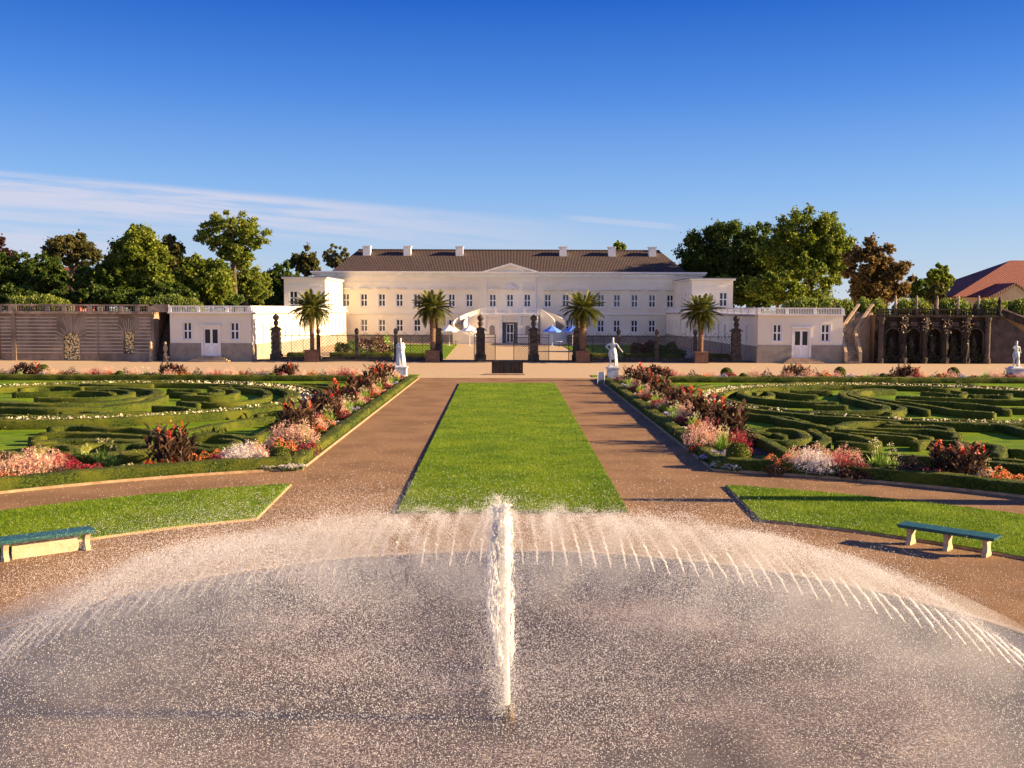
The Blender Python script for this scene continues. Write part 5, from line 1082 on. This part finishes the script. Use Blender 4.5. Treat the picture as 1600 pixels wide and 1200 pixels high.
# ------------------------------------------------------------------ fence, pillars, gates
YG = 106.4
struct(MB().bx(-26,26.5,YG-.6,YG+.7,0,.13).build('kerb_strip','old_stone'))
def pillar(px, big, lab):
    x = X_at(px,YG); t = thing('stone_pillar', lab, 'pillar', (0,0,0), group='fence pillars between the wings')
    if big:
        m = MB().box((0,0,.30),(1.15,1.0,.60))
        for k in range(5): m.box((0,0,.60+.46*k+.20),(.92,.82,.38)); m.box((0,0,.60+.46*k+.425),(.78,.70,.07))
        m.box((0,0,2.98),(.80,.72,.20)).box((0,0,3.13),(1.20,1.0,.12)).box((0,0,3.27),(.85,.7,.16)); m.build('shaft','old_stone',t)
        MB().lathe([(.30,0),(.16,.12),(.26,.30),(.30,.55),(.16,.70),(.30,.82),(.36,1.02),(.30,1.2),(.12,1.34),(.02,1.42)], c=(0,0,3.35), n=12).build('stone_urn','old_stone',t,True)
    else:
        m = MB().box((0,0,.2),(.5,.5,.4)).box((0,0,1.4),(.36,.36,2.0)).box((0,0,2.46),(.5,.5,.12)); m.build('shaft','old_stone',t)
        MB().lathe([(.18,0),(.11,.1),(.2,.25),(.24,.45),(.2,.62),(.08,.75),(.01,.8)], c=(0,0,2.52), n=10).build('stone_urn','old_stone',t,True)
    t.location = (x,YG,.13); return t
lp = [(431,1,'left end, by the left wing corner'),(497,0,'beside the leftmost palm'),(557,0,'left of the purple flower mound'),(618,0,'right behind the veiled statue'),(683,1,'half behind the second palm'),(751,1,'left side of the open gate'),(834,1,'right side of the open gate'),(903,1,'beside the third palm'),(967,0,'right behind the statue with hand on hip'),(1027,0,'midway in the right railing'),(1087,0,'beside the rightmost palm'),(1151,1,'right end, by the right wing corner')]
for px, b_, l_ in lp: pillar(px, b_, ('tall dark rusticated stone pillar with urn, ' if b_ else 'slender stone post with urn, ')+l_)
def lattice(m, x0, x1, y, z0, z1, sp=.34, r=.013):
    w_, h = x1-x0, z1-z0; n = int((w_+h)/sp)
    for i in range(1, n+1):
        c = i*sp
        a = (x0+min(c,w_), z0+max(0,c-w_)); b_ = (x0+max(0,c-h), z0+min(c,h)); m.tube([(a[0],y,a[1]),(b_[0],y,b_[1])],r,4,False)
        a2 = (x1-min(c,w_), z0+max(0,c-w_)); b2 = (x1-max(0,c-h), z0+min(c,h)); m.tube([(a2[0],y,a2[1]),(b2[0],y,b2[1])],r,4,False)
pos = [p[0] for p in lp]
for a, b_ in list(zip(pos[:4],pos[1:5]))+list(zip(pos[7:11],pos[8:12])):
    x0, x1 = X_at(a,YG)+.35, X_at(b_,YG)-.35; k = ORD[pos.index(a)%7]; sd_ = 'left' if a<700 else 'right'
    t = thing('iron_railing', 'dark iron lattice railing, %s panel of the %s fence from the %s' % (k, sd_, 'left wing' if a<700 else 'gate'), 'fence', ((x0+x1)/2,YG,.13), group='iron railings between the pillars')
    m = MB().bx(x0,x1,YG-.03,YG+.03,2.60,2.66).bx(x0,x1,YG-.02,YG+.02,.5,.55); n = int((x1-x0)/1.1)
    for i in range(n+1): x = x0+(x1-x0)*i/n; m.tube([(x,YG,.13),(x,YG,2.7)],.02,5)
    for i in range(n): x = x0+(x1-x0)*(i+.5)/n; m.tube([(x-.3,YG,2.66),(x-.12,YG,2.86),(x,YG,3.05),(x+.12,YG,2.86),(x+.3,YG,2.66)],.02,5)
    m.build('rails','iron',t); q = MB(); lattice(q,x0,x1,YG+.02,.55,2.60); q.build('lattice','rust_iron',t)
    MB().bx(x0,x1,YG-.14,YG+.14,.13,.42).build('base_wall','old_stone',t)
for px0, px1, lb in ((741,747,'narrow fixed iron gate panel left of the left gate pillar'),(757,774,'open gilded iron gate leaf folded beside the left gate pillar'),(803,826,'half open dark iron gate leaf left of the right gate pillar'),(841,858,'rusty gilt iron gate leaf right of the right gate pillar'),(889,896,'narrow iron gate panel beside the third palm'),(688,691,'slim iron gate post panel right of the second palm')):
    x0, x1 = X_at(px0,YG-1), X_at(px1,YG-1); t = thing('gate_leaf', lb, 'gate', ((x0+x1)/2,YG-1,0)); y = YG-1
    m = MB().tube([(x0,y,0),(x0,y,2.85)],.035,6).tube([(x1,y,.1),(x1,y,2.85)],.035,6).bx(x0,x1,y-.02,y+.02,.12,.18).bx(x0,x1,y-.02,y+.02,2.5,2.56).bx(x0,x1,y-.02,y+.02,2.78,2.83); m.build('frame','rust_iron' if px0 in (757,841) else 'iron',t)
    q = MB(); lattice(q,x0,x1,y,.18,2.5,.22,.011); q.build('lattice','rust_iron',t)
# the ornate low iron barrier in the middle of the path
bp_ = G(793,585.5); t = thing('iron_barrier', 'low black ornamental iron barrier panel on a flat stone base before the gate', 'barrier', (bp_.x,bp_.y,0)); x0, x1 = X_at(768.5,bp_.y), X_at(817.5,bp_.y); y = bp_.y
MB().bx(x0-.6,x1+.15,y-.5,y+.5,0,.10).build('base_slab','limestone',t); MB().bx(x0,x1,y-.05,y+.05,.12,.17).bx(x0,x1,y-.05,y+.05,1.0,1.12).bx(x0,x0+.07,y-.05,y+.05,.1,1.12).bx(x1-.07,x1,y-.05,y+.05,.1,1.12).bx((x0+x1)/2-.2,(x0+x1)/2+.2,y-.04,y+.04,.17,1.0).build('frame','iron',t)
q = MB()
for i in range(8):
    cx = x0+.18+(x1-x0-.36)*i/7
    for dz, rr2 in ((.36,.13),(.64,.13),(.87,.08)):
        q.tube([(cx+rr2*math.cos(a),y,dz+rr2*math.sin(a)) for a in [k*.5 for k in range(14)]],.022,5)
    q.tube([(cx,y,.17),(cx,y,1.0)],.018,5)
    q.tube([(cx-.09,y,.17),(cx-.02,y,.5),(cx-.09,y,1.0)],.02,5).tube([(cx+.09,y,.17),(cx+.02,y,.5),(cx+.09,y,1.0)],.02,5)
q.build('scrollwork','rust_iron',t); MB().bx(x0+.07,x1-.07,y+.03,y+.045,.17,1.0).build('back_plate','iron',t)
s_ = G(939,600); t = thing('sign_frame', 'small white tubular sign frame at the right corner of the middle path', 'sign stand', (s_.x,s_.y,0))
MB().tube([(s_.x-.25,s_.y,0),(s_.x-.25,s_.y,.95),(s_.x+.25,s_.y,.95),(s_.x+.25,s_.y,0)],.025,8).tube([(s_.x-.25,s_.y,.3),(s_.x+.25,s_.y,.3)],.02,6).build('frame','white_paint',t); MB().bx(s_.x-.2,s_.x+.2,s_.y-.01,s_.y+.01,.36,.88).build('board','trim',t)
# ------------------------------------------------------------------ inside the court
sheet('court_lawn', [(X_at(560,125),125),(X_at(700,116),112),(X_at(712,150),155),(X_at(590,150),155)], .06, 'lawn', .06)
sheet('court_lawn', [(X_at(915,115),112),(X_at(1060,118),112),(X_at(1040,150),155),(X_at(880,150),155)], .06, 'lawn', .06)
for x0, x1, y, lb in ((448,478,108.3,'long dark clipped hedge behind the left railing near the wing'),(515,613,108.3,'dark clipped hedge behind the middle of the left railing'),(625,668,108.3,'dark clipped hedge behind the railing by the second palm'),(920,962,108.3,'dark clipped hedge behind the railing right of the third palm'),(975,1070,108.3,'dark clipped hedge behind the middle of the right railing'),(1108,1140,108.3,'dark clipped hedge behind the railing near the right wing')):
    hedge([(X_at(x0,y),y),(X_at((x0+x1)/2,y),y),(X_at(x1,y),y)], .8, .8, z0=0, label=lb, group='hedges behind the court railing', dens=.5)
for px, py, c in ((702,512,'white'),(734,513,'white'),(863,517,'blue'),(895,516,'blue')):
    Yq = 150.0; x = X_at(px,Yq); t = thing('parasol', '%s market parasol over cafe tables, %s one of its pair' % (c, 'left' if px in (702,863) else 'right'), 'parasol', (x,Yq,0))
    if 'cv_'+c not in M: M['cv_'+c] = plain_mat('canvas_'+c, (.78,.78,.80) if c=='white' else (.10,.24,.75), .8)
    m = MB(); n = 8; zr_, zt_ = 2.25, 3.05; vs = [(x,Yq,zt_)]+[(x+1.45*math.cos(6.2832*i/n+.39),Yq+1.45*math.sin(6.2832*i/n+.39),zr_) for i in range(n)]+[(x+1.45*math.cos(6.2832*i/n+.39),Yq+1.45*math.sin(6.2832*i/n+.39),zr_-.18) for i in range(n)]
    m.add(vs, [(0,1+i,1+(i+1)%n) for i in range(n)]+[(1+i,1+(i+1)%n,1+n+(i+1)%n,1+n+i) for i in range(n)]); m.build('canopy','cv_'+c,t); MB().tube([(x,Yq,0),(x,Yq,3.15)],.035,6).box((x,Yq,.05),(.6,.6,.1)).build('pole','white_paint',t)
    tb = thing('cafe_table', 'small round cafe table under the %s parasol at %s' % (c, 'left' if px in (702,863) else 'right'), 'table', (x+1.0,Yq-1,0)); MB().lathe([(.45,.72),(.45,.75)],c=(x+1.0,Yq-1,0),n=14).build('table_top','white_paint' if c=='blue' else 'rust_iron',tb); MB().tube([(x+1,Yq-1,0),(x+1,Yq-1,.72)],.04,6).lathe([(.25,0),(.2,.03)],c=(x+1,Yq-1,0),n=10).build('table_leg','iron',tb)
# distant house with a red roof (right) and a red roof glimpsed between trees (left)
Yr = 165.0; t = thing('red_roofed_house', 'ochre building with a big red hipped roof and gable at the right edge', 'building', (X_at(1545,Yr),Yr,0)); zz = lambda y: Z_at(794,y,Yr)
hx0, hx1 = X_at(1488,Yr), X_at(1680,Yr); cxh = X_at(1578,Yr); MB().bx(hx0+.8,hx1-.8,Yr+.5,Yr+20,0,zz(462)).build('wall','ochre',t)
m = MB(); m.add([(hx0,Yr,zz(461)),(hx1,Yr,zz(461)),(hx1,Yr+21,zz(461)),(hx0,Yr+21,zz(461)),(X_at(1576,Yr+10),Yr+10,Z_at(794,404,Yr+10)),(X_at(1640,Yr+10),Yr+10,Z_at(794,404,Yr+10))],[(0,1,5,4),(1,2,5),(2,3,4,5),(3,0,4),(0,3,2,1)]); m.build('roof','roof_red',t)
g0, g1, gm = X_at(1543,Yr-3), X_at(1625,Yr-3), X_at(1584,Yr-3); zg = lambda y: Z_at(794,y,Yr-3)
MB().xprism([(g0+.8,zg(461)),(g1-.8,zg(461)),(gm,zg(441.5))],Yr-3,Yr+5).bx(g0+.8,g1-.8,Yr-3,Yr+.4,0,zg(461.1)).build('gable','ochre',t)
m = MB(); m.xprism([(g0,zg(461)),(gm,zg(439)),(gm,zg(441)),(g0+1.2,zg(461))],Yr-3.4,Yr+6).xprism([(g1,zg(461)),(gm,zg(439)),(gm,zg(441)),(g1-1.2,zg(461))],Yr-3.4,Yr+6); m.build('gable_roof','roof_red',t)
t = thing('brick_house', 'red brick house with tiled roof glimpsed between the dark trees at left', 'building', (X_at(104,150),150,0)); MB().bx(X_at(88,150),X_at(125,150),150,156,0,Z_at(794,438,150)).build('wall','brick_red',t)
m = MB(); z0_ = Z_at(794,440,150); m.add([(X_at(84,150),149.5,z0_),(X_at(129,150),149.5,z0_),(X_at(129,150),157,z0_),(X_at(84,150),157,z0_),(X_at(84,150),153,z0_+2.0),(X_at(129,150),153,z0_+2.0)],[(0,1,5,4),(2,3,4,5),(1,2,5),(3,0,4)]); m.build('roof','roof_red',t)
# ------------------------------------------------------------------ palms in tubs
def make_frond(k):
    r = np.random.default_rng(300+k); n = 15; L_ = 2.35; dr = (.35,.75,1.15,.55)[k]
    s = np.linspace(0,1,n); x = L_*(s-.10*dr*s*s); z = L_*(.42*s-dr*.75*s*s)*.8
    parts = []; w_ = .022
    for i in range(n-1): parts.append((np.array([[x[i],-w_*(1-s[i]*.8),z[i]],[x[i+1],-w_*(1-s[i+1]*.8),z[i+1]],[x[i+1],w_*(1-s[i+1]*.8),z[i+1]],[x[i],w_*(1-s[i]*.8),z[i]]]), np.array([[0,1,2,3]])))
    for q in np.linspace(.12,.99,44):
        xx, zz_ = np.interp(q,s,x), np.interp(q,s,z); ll = .52*math.sin(math.pi*min(1,q*.82+.14))**.7
        for sg in (-1,1):
            d = np.array([.62+r.normal()*.08, sg*.8, -.10+.25*r.uniform()-.25]); d /= np.linalg.norm(d); a = np.array([xx,0,zz_]); b = a+d*ll; t_ = np.array([.042,0,.014])
            parts.append((np.array([a-t_*.5, a+t_*.6, (a+b)/2+t_*.8+[0,0,.03], b, (a+b)/2-t_*.4+[0,0,.03]]), np.array([[0,1,2,3,4]])))
    V = np.concatenate([p[0] for p in parts]); F4 = []; F5 = []; o = 0
    for v, f in parts:
        (F4 if f.shape[1]==4 else F5).append(f+o); o += len(v)
    me = np_mesh('frond', V, [np.concatenate(F4), np.concatenate(F5)]); me.materials.append(M['lf_palm']); return me
fm('lf_palm', (.055,.085,.018), (.10,.125,.022), (.22,.20,.04), .25)
FR = [make_frond(k) for k in range(4)]
def palm(px, zc, lab, tr0, tr1, planter=(1.35,1.2), seed=0, nf=74, sc=1.0, Y=104.6):
    x = X_at(px,Y); t = thing('potted_palm', lab, 'palm tree', (x,Y,0), group='palms in tubs along the court fence'); r = np.random.default_rng(seed)
    w_, h = planter; tb = MB().box((x,Y,h/2),(w_,w_,h)).box((x,Y,h-.05),(w_+.12,w_+.12,.12)).box((x,Y,.06),(w_+.08,w_+.08,.12)); tb.build('tub','terracotta',t)
    n = 20; m = MB(); pr = []
    for i in range(n):
        f = i/(n-1); rr_ = tr0+(tr1-tr0)*f**2; pr += [(rr_*1.07, h-.1+(zc-h)*f),(rr_*.93, h-.1+(zc-h)*(f+.6/n))]
    m.lathe(pr, c=(x,Y,0), n=14).build('trunk','palm_trunk',t,False)
    for i in range(nf):
        f = (i+.5)/nf; el = 78-118*f**.9+r.normal()*5; az = i*137.5+r.normal()*8; kk = 0 if f<.25 else 3 if f<.5 else 1 if f<.8 else 2
        o = bpy.data.objects.new('frond', FR[kk]); COL.objects.link(o); o.parent = t
        o.location = (math.cos(R(az))*tr1*.5, math.sin(R(az))*tr1*.5, zc+.15*(1-f)); s_ = sc*r.uniform(.88,1.08)*(1.0 if f>.2 else .85); o.scale = (s_,s_,s_)
        o.rotation_euler = (r.normal()*.15, -R(el-14), R(az))
palm(487,5.35,'tall palm in a brown tub, leftmost of the four palms',.22,.30,seed=1,sc=1.02)
palm(676,5.55,'palm with thick upper trunk left of the gate, second of four',.26,.42,seed=2,nf=70,sc=.92)
palm(911,5.45,'leaning-crowned palm right of the gate, third of four',.33,.44,seed=3,sc=.93)
palm(1096,5.2,'sunlit-trunk palm near the right wing, rightmost of four',.24,.36,planter=(1.3,1.15),seed=4,sc=.92)
# ------------------------------------------------------------------ trees
for nm, c in dict(tr_dark=((.034,.070,.010),(.060,.105,.014),(.11,.14,.02)), tr_mid=((.075,.13,.012),(.135,.18,.018),(.23,.25,.03)), tr_light=((.11,.165,.02),(.17,.215,.028),(.28,.29,.045)), tr_olive=((.07,.085,.022),(.12,.11,.03),(.17,.14,.04)),
                   tr_brown=((.085,.06,.018),(.13,.085,.025),(.20,.13,.035)), tr_beech=((.045,.018,.016),(.07,.03,.022),(.10,.05,.03)), tr_grey=((.12,.13,.06),(.17,.17,.08),(.22,.21,.12)), tr_hedge=((.10,.16,.02),(.17,.22,.03),(.28,.30,.06))).items():
    M[nm] = leaf_mat(nm, *c, trans=.48, ns=.16)
def tree(px, top, bot, wpx, Y, mat, n, lab, seed, leaf=.42, ncl=60, shell=.5, crad=.22, lobes=None, trunk=.35, z0=0.0, cat='tree', name='tree', group=None, limbs=9, fill=.35):
    """trunk with limbs and a crown of many leaf-sized faces gathered in boughs"""
    r = np.random.default_rng(seed); x = X_at(px,Y); zt, zb = Z_at(px,top,Y), max(z0+.4,Z_at(px,bot,Y)); rx = wpx/2*Y/1600; zc, rz = (zt+zb)/2, (zt-zb)/2
    t = thing(name, lab, cat, (x,Y,z0), group=group)
    lobes = lobes or [(0,.1,.85),(.35,-.15,.65),(-.35,-.1,.65)]; ncl = int(ncl*2.6); crad *= .62; n = int(n*2.5); leaf *= .66
    cs = []
    while len(cs) < ncl:
        l = lobes[r.integers(len(lobes))]; d = r.normal(size=3); d /= np.linalg.norm(d); q = shell+(1-shell)*r.uniform()**.7
        c = np.array([l[0]+d[0]*q*l[2], d[1]*q*l[2]*.9, l[1]+d[2]*q*l[2]]); cs.append(c*(1-crad*.8))
    cs = np.array(cs); cw = cs*np.array([rx,rx,rz])+np.array([x,Y,zc])
    cr = crad*rx*r.uniform(.6,1.25,len(cs)); wt = cr**2; pick = r.choice(len(cs), n, p=wt/wt.sum())
    d = r.normal(size=(n,3)); d /= np.linalg.norm(d,axis=1)[:,None]; rad = cr[pick]*np.where(r.uniform(0,1,n)<.55, r.uniform(fill,1,n)**.5, abs(r.normal(size=n))*.6)*(1+.45*np.sin(d[:,0]*4+pick)*np.cos(d[:,2]*5+pick*2))*np.where(r.uniform(0,1,n)<.08,1.2,1)
    C = cw[pick]+d*rad[:,None]*np.array([1,1,min(1.1,max(.55,rz/rx))]); C = C[C[:,2]>z0+.2]
    V, Fq = leaves(C, leaf*r.uniform(.6,1.3,len(C)), 1.35, rng=r); npobj('crown', V, Fq, mat, t)
    m = MB(); zk = zb+(zc-zb)*.5; m.tube([(x,Y,z0),(x+r.normal()*.2,Y,z0+(zk-z0)*.5),(x,Y,zk),(x+r.normal()*.4,Y,zc+rz*.3)], [trunk*1.2,trunk,trunk*.75,trunk*.3], 9)
    for i in r.permutation(len(cw))[:limbs]:
        c = cw[i]; m.tube([(x,Y,zk-.3*(zk-z0)*r.uniform()*.4),((x+c[0])/2,(Y+c[1])/2,(zk+c[2])/2-.1*rz),tuple(c)], [trunk*.5,trunk*.3,trunk*.1], 6)
    m.build('trunk','bark',t); return t
tree(-5,366,450,85,150,'tr_beech',9000,'dark copper beech showing at the far left edge',1,ncl=50)
tree(22,386,482,120,132,'tr_dark',15000,'dark green broad tree below the copper beech at the left edge',2,ncl=70)
tree(72,388,482,86,134,'tr_dark',9000,'dark green tree left of the brick house',21,ncl=45)
for i_,(q_,w_,tp_) in enumerate(((96,60,448),(150,80,440),(205,110,445),(268,90,436),(330,110,440),(400,90,446),(430,70,440),(20,110,440))): tree(q_,tp_,486,w_,122.5+i_*.3 if q_<320 else q_*.42-4,'tr_dark',3600,'low dark thicket tree behind the left terrace, %s planted' % ORD[i_],500+i_,ncl=26,trunk=.2,limbs=5,group='low thicket trees behind the left terrace')
tree(114,354,428,92,146,'tr_olive',7000,'olive-brown dome-crowned tree standing behind the brick house',3,ncl=48,crad=.2,leaf=.4)
tree(140,410,482,70,131,'tr_dark',9000,'dark tree before the olive-brown dome-crowned one, right of the brick house',31,ncl=40)
tree(216,348,482,128,128,'tr_mid',19000,'big bright green tree left of the tall airy one',4,ncl=95,lobes=[(0,.25,.75),(-.4,-.3,.6),(.4,-.3,.6),(.1,.55,.42)],crad=.2)
tree(268,358,482,74,136,'tr_olive',8000,'narrow tree with reddish patches right of the big bright green tree',5,ncl=45,lobes=[(0,.4,.6),(0,-.3,.8)])
tree(168,398,484,80,127,'tr_dark',9000,'dark rounded tree in front of the big bright green tree',51,ncl=45)
tree(316,390,484,112,132,'tr_mid',13000,'olive green rounded tree before the tall airy one',6,ncl=70)
tree(366,322,425,140,138,'tr_light',9500,'tall airy light green tree towering over the left wing',7,ncl=62,crad=.17,shell=.35,leaf=.38,lobes=[(0,.35,.62),(.5,.15,.45),(-.4,.1,.5),(.1,-.5,.45)])
tree(384,398,484,92,146,'tr_light',9000,'light green lower tree at the foot of the tall airy one',71,ncl=50,leaf=.38)
tree(434,400,484,70,174,'tr_dark',9500,'dark green tree directly left of the palace tower',8,ncl=50)
tree(478,379,440,54,185,'tr_olive',6500,'olive round tree behind the left palace tower',9,ncl=36,leaf=.5)
tree(458,415,484,36,180,'tr_mid',5000,'low yellow-green tree behind the left wing roof',91,ncl=30,leaf=.45)
tree(527,379,425,54,192,'tr_grey',3000,'thin grey-green see-through tree left of the palace roof',10,ncl=34,crad=.15,leaf=.45,limbs=20)
tree(968,374,400,24,215,'tr_mid',1800,'tip of a green tree peeping over the palace roof',11,ncl=12,crad=.4,leaf=.5)
tree(1117,340,484,136,180,'tr_dark',24000,'huge dark green tree directly right of the palace',12,ncl=120,crad=.2,leaf=.5,lobes=[(-.25,.15,.7),(.3,.25,.75),(0,-.4,.8),(-.45,-.3,.5)])
tree(1185,336,484,110,178,'tr_dark',20000,'dark tree between the two biggest right-hand trees',13,ncl=95,crad=.2,leaf=.5,lobes=[(0,.1,.85),(0,-.4,.8)])
tree(1262,316,484,158,168,'tr_mid',28000,'tallest tree on the right, lit green on its right side',14,ncl=130,crad=.18,leaf=.48,lobes=[(-.1,.3,.7),(.4,.2,.58),(0,-.35,.8),(-.5,.0,.5)])
tree(1140,420,484,130,176,'tr_dark',15000,'dark undergrowth tree low behind the right wing roof',15,ncl=70)
tree(1215,420,484,100,152,'tr_mid',10000,'low shaded green tree at the foot of the tallest tree',151,ncl=55)
tree(1368,368,484,122,130,'tr_brown',20000,'brown autumn tree right of the tallest green tree',16,ncl=90,crad=.19,leaf=.4,lobes=[(-.2,.2,.75),(.35,-.2,.68),(-.1,-.5,.6)])
tree(1436,428,478,38,150,'tr_dark',3500,'small dark tree right of the brown autumn tree',17,ncl=24,leaf=.45)
tree(1466,404,470,50,165,'tr_mid',5500,'round green tree midway between the brown tree and the red roof',18,ncl=34,leaf=.5,crad=.26)
tree(1463,440,482,34,140,'tr_olive',3000,'small yellowing tree before the round green tree',181,ncl=20)
for i, (px, tp, w_) in enumerate(((1486,418,14),(1500,421,12),(1511,420,14),(1522,425,12))): tree(px,tp,475,w_,190,'tr_dark',1500,'slim dark poplar near the red roof, %s from left' % ORD[i],190+i,ncl=14,crad=.45,leaf=.5,name='poplar_tree',group='slim poplars by the red roof')
for i, (px, w_, sd_) in enumerate(((60,104,'left'),(262,112,'left'),(1262,84,'right'),(1302,74,'right'),(1359,54,'right'),(1425,62,'right'),(1489,56,'right'),(1548,56,'right'),(1598,60,'right'))):
    Yh = 109.0; r = np.random.default_rng(400+i); x = X_at(px,Yh); wx = w_/2*Yh/1600; t = thing('clipped_bush', 'bright green clipped bush on the %s terrace, %s from left' % (sd_, ORD[i if i<2 else i-2]), 'bush', (x,Yh,5.0), group='clipped bushes on the terraces')
    n = int(2300*w_/60); d = r.normal(size=(n,3)); d /= np.linalg.norm(d,axis=1)[:,None]; d[:,2] = abs(d[:,2]); q = r.uniform(.75,1.05,n)
    sx_ = np.sign(d[:,0])*abs(d[:,0])**.7
    hz = 1.55+.15*np.sin(d[:,0]*9+i); C = np.stack([x+sx_*wx*q, Yh+d[:,1]*1.3*q, 5.0+d[:,2]*hz*q+r.uniform(0,.22,n)],1)
    dirs = np.tile(np.array([0,0,1.0]),(n,1)); V, Fq = leaves(C, r.uniform(.09,.17,n), 2.0, rng=r, dirs=dirs); npobj('foliage',V,Fq,'tr_hedge',t)
    MB().lathe([(wx*.8,0),(wx*.86,.6),(wx*.75,1.0),(wx*.4,1.3),(.05,1.4)],c=(x,Yh,5.0),n=18,sy=1.1/wx).build('branches','hedge_core',t,True)
# flowering shrubs in the court
def shrub(px, py, w_, h, Y, mat, fl, lab, seed):
    r = np.random.default_rng(seed); x = X_at(px,Y); t = thing('flowering_shrub', lab, 'shrub', (x,Y,0)); n = 2200
    d = r.normal(size=(n,3)); d /= np.linalg.norm(d,axis=1)[:,None]; d[:,2]=abs(d[:,2]); q = r.uniform(.5,1.0,n)**.5*(1+.2*np.sin(d[:,0]*7)); C = np.stack([x+d[:,0]*w_*q, Y+d[:,1]*1.5*q, .05+d[:,2]*h*q],1)
    npobj('foliage',*leaves(C, r.uniform(.1,.2,n),1.4,rng=r),mat,t)
    if fl: k = r.choice(n, 500); npobj('blossoms',*leaves(C[k]*1.0+np.array([0,-.08,.08]), .14,1.1,rng=r),fl,t)
shrub(583,540,2.6,2.0,126,'lf_bronze','fl_pink','mound of pink-purple flowering shrub behind the left railing',1)
shrub(545,545,1.8,1.5,122,'lf_green',None,'green shrub left of the pink-purple flowering mound',2)
shrub(600,530,1.2,1.9,132,'lf_bright','fl_yellow','yellow-green shrub behind the pink-purple flowering mound',3)
shrub(1012,540,2.2,1.5,124,'lf_bronze',None,'dark shaded shrub mound behind the right railing',4)
shrub(1045,545,2.0,1.4,122,'lf_green',None,'green shaded shrub right of the dark shrub mound',5)
# tall clipped yew standing off to the right of the plaza: it throws the long shadow over the lawns
t = thing('clipped_yew', 'tall narrow clipped yew column beside the right curved lawn', 'topiary', (22.5,28.75,0)); r = np.random.default_rng(9); n = 5000; z = r.uniform(.1,6.6,n); rad = .38*np.sqrt(np.clip((6.7-z)/2.5,0.02,1)); a = r.uniform(0,6.28,n)
npobj('foliage',*leaves(np.stack([22.5+rad*np.cos(a),28.75+rad*np.sin(a),z],1),.09,1.5,rng=r),'hedge',t); MB().lathe([(.3,.05),(.3,4.5),(.2,6.0),(.03,6.6)],c=(22.5,28.75,0),n=12).build('trunk','hedge_core',t)
